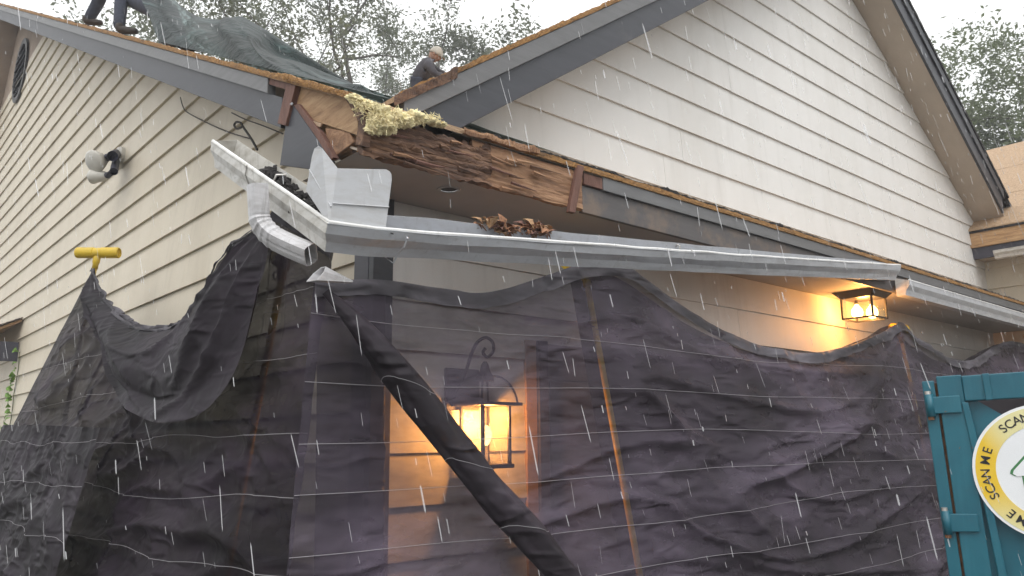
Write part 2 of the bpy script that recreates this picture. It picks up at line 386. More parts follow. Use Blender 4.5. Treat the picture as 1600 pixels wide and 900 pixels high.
# trim beyond the lantern, then an added dark sheet standing for shade
MB().box((1.062, -.03, .02), (1.15, .012, 2.21)).build('brown_trim', 'brown_trim', house, bevel=.003)
MB().box((1.152, -.05, .02), (1.232, .012, 2.21)).build('dark_trim_board', 'dark_paint', house, bevel=.003)
MB().box((9.2, -.05, .02), (9.29, .012, 2.21)).build('dark_trim_board', 'dark_paint', house, bevel=.003)
gd = MB().box((1.234, .0, .02), (9.198, .013, 2.2)).build('shade_sheet', 'shade_tone', house)
for k in range(3):
    for q in range(6):
        x0 = 1.28 + q * 1.31; z0 = .07 + k * .65
        MB().box((x0, -.008, z0), (x0 + 1.24, -.001, z0 + .6)).build('shade_panel', 'shade_tone', gd, bevel=.006)
# soffit of the eave with the recessed light hole
HC = V((.21, -.375, 2.915))
sf = MB()
n = 24; ring_in = [(HC.x + .045 * math.cos(2 * math.pi * k / n), HC.y + .045 * math.sin(2 * math.pi * k / n), 2.915) for k in range(n)]
def sq(k):
    th = 2 * math.pi * k / n; c, s_ = math.cos(th), math.sin(th); m = .1 / max(abs(c), abs(s_)); return (HC.x + c * m, HC.y + s_ * m, 2.915)
ring_out = [sq(k) for k in range(n)]
sf.add(ring_in + ring_out, [(k, (k + 1) % n, (k + 1) % n + n, k + n) for k in range(n)])
for a, b in [((XO + .03, YO + .03), (HC.x - .1, -.01)), ((HC.x + .1, YO + .03), (9.36, -.01)), ((HC.x - .1, YO + .03), (HC.x + .1, HC.y - .1)), ((HC.x - .1, HC.y + .1), (HC.x + .1, -.01))]:
    sf.add([(a[0], a[1], 2.915), (b[0], a[1], 2.915), (b[0], b[1], 2.915), (a[0], b[1], 2.915)], [(0, 1, 2, 3)])
so = sf.build('soffit', 'soffit_paint', house); so['label'] = 'grey eave soffit with a round hole'
MB().lathe([(.045, 0), (.045, .1), (.001, .1)], (HC.x, HC.y, 2.916), (0, 0, 1), 20).build('light_can', 'black_metal', so)
rg = MB(); rg.lathe([(.044, -.004), (.062, -.004), (.064, 0), (.044, .0)], (HC.x, HC.y, 2.914), (0, 0, 1), 24)
rg.f = rg.f[:-2]; rg.build('trim_ring', 'soffit_paint', so)
# rake soffit (slopes with the gable)
MB().prism([(XO + .03, YO + .02, zr(YO) - .262), (-.004, YO + .02, zr(YO) - .262), (-.004, RIDGE_Y, zr(RIDGE_Y) - .262), (XO + .03, RIDGE_Y, zr(RIDGE_Y) - .262)], (0, 0, .012)).build('rake_soffit', 'gable_soffit_paint', house)
# main roof deck and felt
rf = MB().prism([(XO - .02, YO - .02, zr(YO - .02) - .035), (9.35, YO - .02, zr(YO - .02) - .035), (9.35, RIDGE_Y, zr(RIDGE_Y) - .035), (XO - .02, RIDGE_Y, zr(RIDGE_Y) - .035)], (0, 0, .03)).build('roof', 'osb', house)
rf['label'] = 'stripped main roof deck'
MB().prism([(XO - .02, RIDGE_Y + .002, zr(RIDGE_Y) - .035), (9.35, RIDGE_Y + .002, zr(RIDGE_Y) - .035), (9.35, RIDGE_Y + 4, zr(RIDGE_Y) - 5), (XO - .02, RIDGE_Y + 4, zr(RIDGE_Y) - 5)], (0, 0, .03)).build('roof', 'plain_gable_panel', house)
# ragged orange deck edges (splintered), along the rake, the eave and the cross gable
def ragged(name, p0, p1, up, out, h, dep, mat, seed, amp=.012, n=260, parent=house, lo=0.0):
    p0, p1, up, out = V(p0), V(p1), V(up), V(out); rr = random.Random(seed); A = []
    for i in range(n + 1):
        t = i / n; c = lerp(p0, p1, t); L = (p1 - p0).length * t
        a = amp * (NZ.noise(V((L * 3, seed, 0))) + .7 * NZ.noise(V((L * 14, seed, 3))) + .5 * NZ.noise(V((L * 45, 1, seed))))
        b = .5 * amp * (NZ.noise(V((L * 9, seed, 7))) + .6 * NZ.noise(V((L * 40, seed, 9))))
        top = c + up * (h + a); bot = c + up * (lo + b * .5); o = out * (dep + b)
        A.append([bot, bot + o * .9, c + up * (h * .5 + lo * .5) + o * (1 + rr.uniform(-.25, .25)), top + o * .95, top])
    return MB().grid(A).build(name, mat, parent)
ragged('deck_edge', (XO - .021, YO - .02, zr(YO - .02) - .032), (XO - .021, RIDGE_Y, zr(RIDGE_Y) - .032), (0, 0, 1), (-1, 0, 0), .034, .012, 'deck_edge', 2, .010, 900)
ragged('deck_edge', (.15, YO - .021, zr(YO - .02) - .034), (9.3, YO - .021, zr(YO - .02) - .034), (0, 0, 1), (0, -1, 0), .030, .012, 'deck_edge', 5, .006, 700)
ragged('roofing_felt', (.3, YO - .012, zr(YO - .012) - .006), (9.3, YO - .012, zr(YO - .012) - .006), (0, 0, 1), (0, -1, 0), .014, .012, 'felt', 8, .018, 500)
ragged('roofing_felt', (XO - .01, 3.4, zr(3.4) - .006), (XO - .01, RIDGE_Y, zr(RIDGE_Y) - .006), (0, 0, 1), (-1, 0, 0), .012, .012, 'felt', 9, .012, 500)
# rake fascia of the gable end: wide slate board and a lighter strip above it
def rake(y0, y1, t0, t1, x, th, mat, name='rake_board'):
    return MB().hexa([(x, y0, zr(y0) - t1), (x + th, y0, zr(y0) - t1), (x + th, y1, zr(y1) - t1), (x, y1, zr(y1) - t1), (x, y0, zr(y0) - t0), (x + th, y0, zr(y0) - t0), (x + th, y1, zr(y1) - t0), (x, y1, zr(y1) - t0)]).build(name, mat, house, bevel=.003)
rake(.21, RIDGE_Y, .125, .30, XO, .03, 'slate_paint')
rake(.36, RIDGE_Y, .036, .127, XO - .022, .05, 'grey_paint', 'trim_strip')
# eave fascia, sound part to the right of the rot
MB().box((1.0, YO, 2.885), (9.34, YO + .03, 3.045)).build('fascia_board', 'stained_paint', house, bevel=.003)
MB().box((1.16, YO - .022, 3.043), (9.34, YO + .025, 3.125)).build('trim_strip', 'grey_paint', house, bevel=.003)
# cross gable: decks, soffits, rake boards
GY = -.40
def gab(name, side, x0, x1, t0, t1, y0, y1, mat, bv=.003):
    g = gl if side < 0 else gr
    return MB().hexa([(x0, y0, g(x0) + t0), (x1, y0, g(x1) + t0), (x1, y1, g(x1) + t0), (x0, y1, g(x0) + t0), (x0, y0, g(x0) + t1), (x1, y0, g(x1) + t1), (x1, y1, g(x1) + t1), (x0, y1, g(x0) + t1)]).build(name, mat, house, bevel=bv)
XL, XR = -.16, 9.1
gab('gable_soffit', -1, .2, PEAK_X, .012, .024, GY + .02, -.004, 'gable_soffit_paint', 0)
gab('gable_soffit', 1, PEAK_X, XR + .3, .012, .024, GY + .02, -.004, 'gable_soffit_paint', 0)
for sd, a, b in ((-1, .02, PEAK_X - .002), (1, PEAK_X + .002, XR)):
    gab('rake_board', sd, a, b, -.0, .205, GY, GY + .03, 'slate_paint')
for sd, a, b in ((-1, XL + .05, PEAK_X - .002), (1, PEAK_X + .002, XR + .02)):
    gab('trim_strip', sd, a, b, .203, .325, GY - .022, GY + .026, 'grey_paint' if sd < 0 else 'slate_paint')
def deck(side):
    g, s_ = (gl, 1) if side < 0 else (gr, -1)
    xs = [XL, PEAK_X] if side < 0 else [PEAK_X, 9.5]
    vb = []
    for x in xs: vb.append((x, GY - .015, g(x) + .328))
    yv = lambda x: max(GY - .01, (g(x) + .36 - 3.17) / .488 - .6 + .4)
    for x in xs[::-1]: vb.append((x, yv(x), g(x) + .328))
    return MB().prism(vb, (0, 0, .03)).build('roof', 'osb' if side < 0 else 'felt', house)
deck(-1); deck(1)
ragged('deck_edge', (XL, GY - .016, gl(XL) + .327), (PEAK_X, GY - .016, gl(PEAK_X) + .327), (0, 0, 1), (0, -1, 0), .034, .014, 'deck_edge', 12, .016, 500)
ragged('roofing_felt', (PEAK_X, GY - .016, gr(PEAK_X) + .327), (9.25, GY - .016, gr(9.25) + .327), (0, 0, 1), (0, -1, 0), .04, .02, 'felt', 13, .006, 200)
ragged('roofing_felt', (XL - .02, GY - .02, gl(XL) + .29), (.22, GY - .02, gl(.22) + .30), (0, 0, 1), (0, -1, 0), .055, .02, 'rotten_wood', 14, .02, 80)
# right wing: wall facing left, eave running towards the camera, bare sheathing roof
WX, WE, WZ = 9.38, 8.98, 4.20
ww = MB().box((WX + .016, -5, 0), (WX + .12, .0, 4.3)).build('wall', 'cream_siding', house); ww['label'] = 'wall of the projecting wing at the right'
z = .2
while z < 4.0:
    mb = MB(); lap(mb, -5, -.01, -5, -.01, z, min(z + .285, 4.05), 'y'); mb.v = [p + V((WX, 0, 0)) for p in mb.v]; mb.build('siding_board', 'cream_siding', ww); z += EX
MB().box((WE, -5, 3.85), (WE + .03, .02, 4.0)).build('fascia_board', 'dark_paint', house, bevel=.003)
MB().box((WE - .03, -5, 4.0), (WE + .03, .04, 4.215)).build('fascia_board', 'ply_fascia', house, bevel=.004)
MB().box((WE + .031, -5, 3.87), (WX + .01, 0, 3.885)).build('soffit', 'gable_soffit_paint', house)
wr_ = MB().prism([(WE - .04, -5, WZ + .02), (WE - .04, 3, WZ + .02), (11.5, 3, WZ + .02 + .72 * 2.56), (11.5, -5, WZ + .02 + .72 * 2.56)], (0, 0, -.03)).build('roof', 'felt', house); wr_['label'] = 'wing roof with bare sheathing panels'
rr = random.Random(9)
for i in range(3):
    for j in range(5):
        x0, x1 = WE - .05 + i * .86, WE - .05 + (i + 1) * .86 - .012
        y0 = -5 + j * 2.1 - (i % 2) * 1.05; y1 = y0 + 2.085
        if y1 < -3.5 or y0 > 2.6: continue
        zz = lambda x: WZ + .025 + .72 * (x - WE + .04) + .006 * rr.random()
        MB().hexa([(x0, y0, zz(x0)), (x1, y0, zz(x1)), (x1, y1, zz(x1)), (x0, y1, zz(x0)), (x0, y0, zz(x0) + .016), (x1, y0, zz(x1) + .016), (x1, y1, zz(x1) + .016), (x0, y1, zz(x0) + .016)]).build('sheathing_panel', 'osb', wr_)
# round gable vent
vc = V((-.02, 12.4, 8.33)); vn = thing('gable_vent', 'dark round louvred vent high on the cream gable', 'vent', vc)
MB().lathe([(.50, 0), (.50, .035), (.60, .035), (.60, .0)], vc + V((.0, 0, 0)), (-1, 0, 0), 28).build('rim', 'black_metal', vn)
for k in range(7):
    zz = -.42 + k * .14; w = math.sqrt(max(.01, .49 ** 2 - zz * zz))
    MB().obox(vc + V((-.03, 0, zz)), (0, 1, 0), (-1, 0, -.8), (.8, 0, -1), 2 * w, .05, .012).build('louvre', 'dark_plastic', vn)
# small lower roof at the far left with shingles
lr = thing('porch_roof', 'small weathered shingle roof corner against the cream wall, far left', 'roof', (-.5, 10, 2.7))
MB().prism([(-.03, 9.7, 3.42), (-.03, 13, 3.42), (-.6, 13, 3.12), (-.6, 9.7, 3.12)], (0, 0, -.04)).build('deck', 'bare_wood', lr)
MB().box((-.56, 9.74, 2.80), (-.03, 9.78, 3.08)).build('fascia_board', 'dark_paint', lr)
rr = random.Random(5)
for i in range(6):
    for j in range(9):
        t0, t1 = i / 6, (i + 1.25) / 6; y0 = 9.66 + j * .3; xa, xb = -.62 + .59 * t0, min(-.03, -.62 + .59 * t1); za = 3.12 + .3 * t0 + .018; zb = 3.12 + .3 * min(1, t1) + .012; q = rr.uniform(0, .008)
        MB().hexa([(xa, y0, za), (xb, y0, zb), (xb, y0 + .29, zb), (xa, y0 + .29, za), (xa, y0, za + .012 + q), (xb, y0, zb + .012), (xb, y0 + .29, zb + .012), (xa, y0 + .29, za + .012 + q)]).build('shingle', 'shingle', lr)

# ---- torn corner of the eave: bare and rotten wood (parts of the house)
def rotboard(name, x0, x1, z0, z1, y, mat, seed, amp, ragtop, ragbot, nx=150, nz_=26, parent=house):
    P = []
    for i in range(nx + 1):
        x = lerp(x0, x1, i / nx); row = []
        tp = z1 + ragtop(x) * (.6 + .8 * abs(NZ.noise(V((x * 7, seed, 0)))) + .4 * NZ.noise(V((x * 26, seed, 4))))
        bt = z0 + ragbot(x) * (NZ.noise(V((x * 6, seed, 8))) + .6 * NZ.noise(V((x * 22, seed, 2))))
        for j in range(nz_ + 1):
            zz = lerp(bt, tp, j / nz_)
            d = amp(x) * (1.1 * NZ.noise(V((x * 1.6, zz * 22, seed))) + .7 * NZ.noise(V((x * 4, zz * 60, seed + 5))) + .4 * NZ.noise(V((x * 22, zz * 40, seed))))
            row.append(V((x, y + d, zz)))
        P.append(row)
    mb = MB().grid(P)
    return mb.build(name, mat, parent, solid=.03)
rotboard('rotten_fascia', XO + .02, .30, 2.885, 3.12, YO - .004, 'rotten_wood', 3, lambda x: .020, lambda x: -.05 if x < .15 else -.06 * max(0, (.3 - x) / .15), lambda x: .012, 200)
rotboard('fascia_board', .18, .985, 2.89, 3.122, YO + .0, 'raw_fascia', 11, lambda x: .007, lambda x: -.01, lambda x: .007)
# splinters along the rotten board
rr = random.Random(31)
for k in range(26):
    x = rr.uniform(XO + .05, .6); zz = rr.uniform(2.88, 3.06); L = rr.uniform(.05, .28); w = rr.uniform(.004, .014)
    p = V((x, YO - rr.uniform(.02, .045), zz)); d = V((1, rr.uniform(-.12, .05), rr.uniform(-.10, .12))).normalized()
    MB().tube([p, p + d * L * .5 + V((0, 0, rr.uniform(-.006, .006))), p + d * L], [w, w * .8, w * .15], 5).build('splinter', rr.choice(['rotten_wood', 'raw_fascia', 'red_wood']), house)
# nailer block between raw and painted fascia
a = onY(892, 330, YO - .03); b_ = onY(905, 262, YO - .03)
MB().obox((a + b_) / 2, (1, 0, 0), (0, 1, 0), b_ - a, .05, .03, (b_ - a).length + .02).build('nailer', 'red_wood', house, bevel=.003)
MB().box((1.0, YO - .018, 3.048), (1.158, YO + .02, 3.118)).build('nailer', 'red_wood', house, bevel=.003)
# exposed framing at the rake end (plane x = XO)
def pl(pts, x, th, name, mat, bv=.003): return MB().prism([onX(px, py, x) for px, py in pts], (th, 0, 0)).build(name, mat, house, bevel=bv)
pl([(463, 127), (520, 143), (556, 160), (560, 212), (500, 192), (470, 182), (458, 165)], XO + .012, .03, 'lookout_board', 'bare_wood')
pl([(500, 192), (560, 212), (558, 226), (520, 247), (512, 228), (478, 188)], XO + .04, .05, 'lookout_block', 'bare_wood')
pl([(508, 200), (545, 205), (553, 222), (523, 244), (512, 226)], XO + .018, .02, 'rafter_tail', 'raw_fascia')
pl([(538, 152), (572, 168), (566, 228), (555, 226), (560, 190)], XO + .005, .04, 'rotten_block', 'rotten_wood')
pl([(448, 128), (463, 127), (446, 196), (433, 193)], XO - .02, .045, 'nailer', 'red_wood')
pl([(412, 112), (452, 123), (447, 140), (414, 130)], XO - .012, .035, 'nailer', 'red_wood')
pl([(458, 164), (466, 162), (500, 206), (522, 246), (516, 250), (492, 212)], XO - .008, .03, 'splintered_edge', 'red_wood')
pl([(452, 165), (458, 164), (492, 212), (518, 252), (512, 268), (437, 258), (446, 195)], XO - .004, .022, 'return_board', 'slate_paint')
pl([(475, 184), (502, 193), (500, 199), (482, 192)], XO + .002, .01, 'splinter', 'brown_trim')
MB().ball(onX(455, 163, XO - .014), (.006, .022, .007), wob=.6).build('paint_flake', 'gutter_paint', house)
# dark void behind the rot
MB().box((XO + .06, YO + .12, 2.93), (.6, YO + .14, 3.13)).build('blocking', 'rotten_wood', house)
rr = random.Random(77)
ragged('sheathing_splinters', (XO - .02, .2, zr(.2) - .02), (XO - .02, YO, zr(YO) - .03), (0, 0, 1), (-1, 0, 0), .03, .02, 'deck_edge', 21, .02, 120)
ragged('sheathing_splinters', (.1, YO - .03, 3.12), (.62, YO - .03, 3.13), (0, 0, 1), (0, -1, 0), .03, .02, 'raw_fascia', 22, .02, 120)

# ================================================================== INSULATION
ins = thing('insulation', 'fluffy pale yellow fibreglass insulation spilling from the torn eave', 'insulation', (-.1, YO, 3.0))
rr = random.Random(2); mb = MB()
def tuft(c, r, k):
    n_, m_ = 48, 34; vs = []; r = V(r)
    for i in range(m_ + 1):
        ph = math.pi * i / m_
        for j in range(n_):
            th = 2 * math.pi * j / n_; d = V((math.sin(ph) * math.cos(th), math.sin(ph) * math.sin(th), math.cos(ph)))
            e_ = V((d.x * r.x, d.y * r.y, d.z * r.z)); w_ = c + e_
            q = 1 + .5 * (NZ.noise(w_ * 26) + .8 * NZ.noise(w_ * 70) + .7 * NZ.noise(w_ * 170))
            vs.append(c + e_ * q + V((0, 0, -.25 * r.z * abs(NZ.noise(w_ * 40)))))
    mb.add(vs, [(i * n_ + j, (i + 1) * n_ + j, (i + 1) * n_ + (j + 1) % n_, i * n_ + (j + 1) % n_) for i in range(m_) for j in range(n_)])
for k, (px, py, a, b) in enumerate([(556, 156, 14, 5), (572, 164, 14, 6), (588, 172, 13, 8), (600, 176, 11, 10), (586, 194, 15, 12), (604, 192, 14, 12), (618, 184, 13, 11), (610, 199, 10, 8), (632, 188, 14, 9), (648, 184, 13, 8), (662, 187, 12, 6), (676, 190, 11, 5), (690, 195, 8, 3), (578, 203, 8, 6)]):
    p = onY(px, py, YO - .055); tuft(p, (a * .00335, .035, b * .0034), k)
for k in range(420):
    px = rr.choice([rr.gauss(598, 16), rr.gauss(598, 16), rr.uniform(550, 690)]); py = lerp(156, 186, min(1, (px - 550) / 50)) + rr.gauss(0, 6 if px < 640 else 3) + (6 if px < 620 else 0)
    c = onY(px, py, YO - .05 - rr.uniform(0, .05)); d = V((rr.gauss(0, 1), rr.gauss(0, .6), rr.gauss(0, .8))).normalized(); L = rr.uniform(.012, .05)
    mb.tube([c, c + d * L * .4 + V((0, 0, rr.uniform(-.006, .008))), c + d * L * .7 + V((rr.gauss(0, .008), 0, rr.gauss(0, .008))), c + d * L * .6 + V((rr.gauss(0, .014), 0, rr.gauss(0, .014)))], [.0016, .0022, .0018, .0008], 4, False)
mb.build('fibre_batt', 'insulation', ins, smooth=True)

# ================================================================== GUTTERS
PROF = [(.0, .165), (.0, .0), (.078, .0), (.084, .022), (.092, .045), (.110, .070), (.120, .085), (.123, .118), (.127, .127), (.118, .131), (.110, .126)]
XA = V((1, 0, 0))
def frame(t): return V((0, -math.cos(t), -math.sin(t))), V((0, -math.sin(t), math.cos(t)))
T0 = math.radians(30)
o0, w0 = frame(T0)
lip0 = onY(512, 349, -.90); C0 = lip0 + XA * .127 - o0 * .127 - w0 * .127
lip1 = onY(1408, 415, -.745); o1, w1 = frame(math.radians(6)); C1 = lip1 - o1 * .127 - w1 * .127
gt = thing('fallen_gutter', 'long white metal gutter hanging loose below the torn eave, with corner return', 'gutter', C0)
rows = []; NS = 60
for i in range(NS + 1):
    s_ = i / NS; t = lerp(T0, math.radians(6), s_); o, w = frame(t); c = lerp(C0, C1, s_) + V((0, 0, -.008 * math.sin(math.pi * s_)))
    rows.append([c + o * a + w * b + (XA * -a if i == 0 else V()) for a, b in PROF])
for i, r_ in enumerate(rows):                          # dents
    for j in range(len(r_)):
        if i: r_[j] = r_[j] + V((0, .006 * NZ.noise(V((i * .35, j * .5, 3))), .005 * NZ.noise(V((i * .3, j * .4, 9)))))
MB().grid(rows).build('trough', 'gutter_paint', gt, solid=.0025)
MB().tube([r_[9] for r_ in rows], .0085, 8).build('lip', 'gutter_lip', gt, True)
RL = 1.24; rows = []
for i in range(13):
    s_ = i / 12; rows.append([C0 - XA * a + w0 * b + (o0 * a if i == 0 else -o0 * RL * s_ + XA * (-.05 * s_)) for a, b in PROF])
MB().grid(rows).build('return_trough', 'gutter_old', gt, solid=.0025)
MB().tube([r_[9] for r_ in rows], .0085, 8).build('lip', 'gutter_lip', gt, True)
e = C0 - o0 * RL - XA * .05
MB().prism([e - XA * a + w0 * b for a, b in PROF[:9]], -o0 * .003).build('end_cap', 'gutter_old', gt)
# joint bands
def band(base, ax_out, along, mat='gutter_old', w=.05):
    q = MB(); A = []
    for sgn in (0, 1): A.append([base + ax_out * (a * 1.02 + .003) + w0 * (b * 1.02 - .002) + along * (w * sgn) for a, b in PROF[1:]])
    q.grid(A).build('joint_band', mat, gt, solid=.002)
band(C0 - o0 * RL * .60 - XA * .03, -XA, -o0, 'gutter_old', .012); band(C0 + XA * .24, o0, XA, 'gutter_paint', .008)
# rivets on the lip
for p in (C0 - XA * .127 - o0 * .32 + w0 * .128, C0 + XA * .17 + o0 * .122 + w0 * .132): MB().lathe([(.007, 0), (.007, .004), (.003, .006)], p, w0, 10).build('rivet', 'black_metal', gt)
# splash guard plates at the inside of the corner
def plate(pts, th, name='splash_guard'):
    return MB().prism(pts, th).build(name, 'sheet_metal', gt, bevel=.0015)
k0 = C0 + o0 * .118 - XA * .118 + w0 * .120
def rounded(p, u, h, up, r):                           # sheet with one rounded outer top corner
    out = [p, p + u]
    U = u.normalized()
    for k in range(7):
        th = math.pi / 2 * k / 6
        out.append(p + u + up * (h - r) - U * r + U * r * math.cos(th) + up * r * math.sin(th))
    return out + [p + up * h]
upg = (w0 + o0 * -.15 + V((0, 0, .35))).normalized()
pa = onY(526, 352, k0.y); 
tl = onY(527, 263, k0.y - .015); bl = onY(514, 352, k0.y); br = onY(603, 356, k0.y); tr_ = onY(614, 268, k0.y - .015)
ru = (tr_ - tl); pts = [bl, br, lerp(br, tr_, .86), lerp(br, tr_, .95) - ru * .02, tr_ - ru * .06 , tr_ - ru * .12 + V((0, 0, .008)), tl]
plate(pts, (0, .003, 0))
lp = [bl, onX(478, 298, bl.x - .03), onX(487, 245, bl.x - .03), onX(491, 232, bl.x - .03), onX(497, 228, bl.x - .03), onX(503, 232, bl.x - .025), tl]
plate(lp, (.003, 0, 0))
MB().tube([lerp(bl, tl, .38) + V((0, -.004, 0)), lerp(br, tr_, .36) + V((0, -.004, 0))], .003, 6).build('crease', 'sheet_metal', gt)
MB().tube([lerp(bl, tl, .32) + V((-.004, -.002, 0)), lerp(lp[1], lp[3], .50) + V((-.004, 0, 0))], .003, 6).build('crease', 'sheet_metal', gt)
# hanger bracket in the trough
def hanger(s_, h=.10):
    t = lerp(T0, math.radians(6), s_); o, w = frame(t); c = lerp(C0, C1, s_) + V((0, 0, -.008 * math.sin(math.pi * s_)))
    q = MB().tube([c + w * .14, c + w * .155 + o * .01, c + w * .150 + o * .03, c + w * .125 + o * .035, c + w * .125 + o * .11, c + w * .142 + o * .125], .006, 6)
    q.tube([c + w * .125 + o * .06, c + w * .125 + o * .06 + XA * .09], .004, 6); q.build('hanger', 'steel', gt)
hanger(.42)
c = C0 - o0 * .55 - XA * .03
MB().tube([c + w0 * .13, c + w0 * .16 - XA * .02, c + w0 * .15 - XA * .06, c + w0 * .12 - XA * .065, c + w0 * .12 - XA * .11], .007, 6).build('hanger', 'steel', gt)
# wet black mulch in the return
mb = MB(); rr = random.Random(4)
for k in range(60):
    mb.ball(C0 - o0 * rr.uniform(.12, .75) - XA * rr.uniform(.02, .1) + w0 * rr.uniform(.06, .14), rr.uniform(.012, .028), 7, 5, .8, k)
tag(mb.build('leaf_mulch', 'felt', None), 'black wet leaf mulch packed in the gutter return', 'mulch', None, 'stuff')
# outlet and downspout elbow
dep = 3.30
sec = []
for k in range(24):
    th = 2 * math.pi * k / 24; c_, s_ = math.cos(th), math.sin(th); m = 1 / max(abs(c_), abs(s_)); m = min(m, 1.22)
    sec.append((c_ * m * (1 + .05 * (k % 2)), s_ * m * .78 * (1 + .05 * (k % 2))))
ep = catmull([atD(402, 288, 3.42), atD(404, 320, 3.42), atD(407, 347, 3.42), atD(425, 369, 3.40), atD(455, 385, 3.36), atD(486, 398, 3.31)], 40)
rs = [.043 * (1 + (.05 * math.sin(i * 2.2) if 9 < i < 24 else 0)) for i in range(40)]
MB().tube(ep, rs, 24, False, sec).build('downspout_elbow', 'downspout_paint', gt, solid=.003)
# loose cut piece of downspout lying on the net
dp = thing('downspout_piece', 'short cut-off white downspout piece resting on the black net', 'downspout', atD(515, 436, 3.25))
a0, a1 = atD(505, 428, 3.20), atD(548, 436, 3.33); mb = MB()
u = (a1 - a0).normalized(); up = V((0, 0, 1)); side = u.cross(up).normalized()
ring0 = [a0 + side * .03 * cx_ + up * (.032 * cz - .004) - u * (.03 * (1 - cz)) for cx_, cz in ((-1, -1), (1, -1), (1, .2), (.4, 1), (-.4, 1), (-1, .2))]
ring1 = [a1 + side * .012 * cx_ + up * (.004 * cz - .01) for cx_, cz in ((-1, -1), (1, -1), (1, .2), (.4, 1), (-.4, 1), (-1, .2))]
mb.add(ring0 + ring1, [(i, (i + 1) % 6, (i + 1) % 6 + 6, i + 6) for i in range(6)] ); mb.build('pipe', 'downspout_paint', dp, solid=.003)
# sound gutter at the right
g2 = thing('wall_gutter', 'white gutter still fixed along the eave to the right of the lamp', 'gutter', (5, -.7, 2.9))
lipA = onY(1420, 438, -.745); CA = V((lipA.x, YO - .026, lipA.z - .127)); rows = []
CB = onY(1600, 491, -.745); sl = (CB.z - lipA.z) / (CB.x - lipA.x)
o, w = frame(0)
for i in range(9):
    x = lerp(CA.x, 9.3, i / 8); rows.append([V((x, CA.y, CA.z + sl * (x - CA.x))) + o * a + w * b for a, b in PROF])
MB().grid(rows).build('trough', 'gutter_paint', g2, solid=.0025)
MB().tube([r_[9] for r_ in rows], .0085, 8).build('lip', 'gutter_lip', g2, True)
MB().prism([CA + o * a + w * b for a, b in PROF[:9]], (-.003, 0, 0)).build('end_cap', 'gutter_old', g2)
# wing gutter
g3 = thing('wing_gutter', 'short cream gutter under the wing eave at the right edge', 'gutter', (8.9, -1, 3.8))
rows = [[V((8.95 - a, y, 3.80 + b * .75)) for a, b in PROF] for y in (-.30, -1.5, -4.9)]
MB().grid(rows).build('trough', 'gutter_old', g3, solid=.0025)
MB().prism([V((8.95 - a, -.30, 3.80 + b * .75)) for a, b in PROF[:9]], (0, .003, 0)).build('end_cap', 'gutter_old', g3)
# dead leaves heaped in the gutter
lv = thing('leaf_heap', 'heap of brown dead leaves lying in the hanging gutter', 'leaves', onY(800, 362, -.75))
rr = random.Random(12)
def leaf(c, L, w, d, nrm, mat, par, name='leaf'):
    d = d.normalized(); s_ = d.cross(nrm).normalized(); nn = s_.cross(d); P = []
    for i in range(5):
        t = i / 4; ww_ = w * math.sin(math.pi * min(1, t * .92 + .06)) * (1 + .25 * math.sin(i * 4)); cc = c + d * L * t + nn * (L * .25 * math.sin(t * 2.6))
        P.append([cc - s_ * ww_ + nn * ww_ * .5, cc, cc + s_ * ww_ + nn * ww_ * .4])
    return MB().grid(P).build(name, mat, par, solid=.001)
for k in range(110):
    px = rr.choice([rr.uniform(750, 800), rr.uniform(760, 862), rr.uniform(822, 856)]); hh = 6 + 10 * math.exp(-((px - 838) / 14) ** 2) + 5 * math.exp(-((px - 768) / 16) ** 2)
    c = onY(px, 366 + (px - 800) * .075 - rr.uniform(0, hh), -.80 + rr.uniform(-.01, .05))
    leaf(c, rr.uniform(.04, .085), rr.uniform(.012, .024), V((rr.uniform(-1, 1), rr.uniform(-.6, .6), rr.uniform(-.25, .4))), V((rr.uniform(-.6, .6), -.5, 1)), rr.choice(['dead_leaf', 'dead_leaf', 'red_wood', 'bare_wood']), lv)

# ================================================================== YELLOW POLES
def tpole(top, bot, bar, L, label, parts=True):
    top, bot, bar = V(top), V(bot), V(bar).normalized()
    t = thing('prop_pole', label, 'pole', bot, 'yellow poles holding up the net')
    ax = (bot - top).normalized(); r = .048
    MB().lathe([(r * .55, -L / 2 + .004), (r * .9, -L / 2), (r, -L / 2 + .01), (r, -.035), (r * .9, -.03), (r * .9, .03), (r, .035), (r, L / 2 - .01), (r * .9, L / 2), (r * .75, L / 2 - .003), (r * .7, L / 2 - .012)], top, bar, 20).build('cross_bar', 'yellow_plastic', t, smooth=False)
    MB().lathe([(.030, .0), (.030, .09), (.024, .10), (.024, .14)], top, ax, 14).build('socket', 'yellow_plastic', t, True)
    MB().tube([top + ax * .08, lerp(top, bot, .5), bot], .017, 10).build('pole', 'yellow_plastic', t, True)
    nrm = bar.cross(ax).normalized()
    q = MB().tube([top + ax * .10 + nrm * .025, top + ax * .125 + nrm * .045, top + ax * .15 + nrm * .03, top + ax * .135 + nrm * .015], .006, 6); q.build('clip', 'steel', t)
    return t
RIGHT = ROT @ V((1, 0, 0))
T1 = atD(153, 395, 6.9)
tip = atD(147, 417, 6.9)
tpole(T1, (T1.x - .25, T1.y + .25, 0), RIGHT + V((0, 0, .0)), .37, 'yellow pole whose T-bar stands clear above the net at the left')
p1 = onX(447, 395, -.50); q1 = onX(352, 905, -.74)
tpole(p1, q1 + (q1 - p1) * .6, (.2, 1, 0), .3, 'yellow pole leaning behind the net left of the dark corner board')
p2 = onY(912, 414, -.47); q2 = onY(1000, 900, -.84)
tpole(p2, q2 + (q2 - p2) * .6, (1, 0, 0), .3, 'yellow pole leaning behind the net right of the wall lantern')
p3 = onY(1405, 514, -.47)
tpole(p3, (p3.x - .35, -.88, 0), (1, -.1, 0), .22, 'yellow pole behind the net peak below the lit soffit lamp')

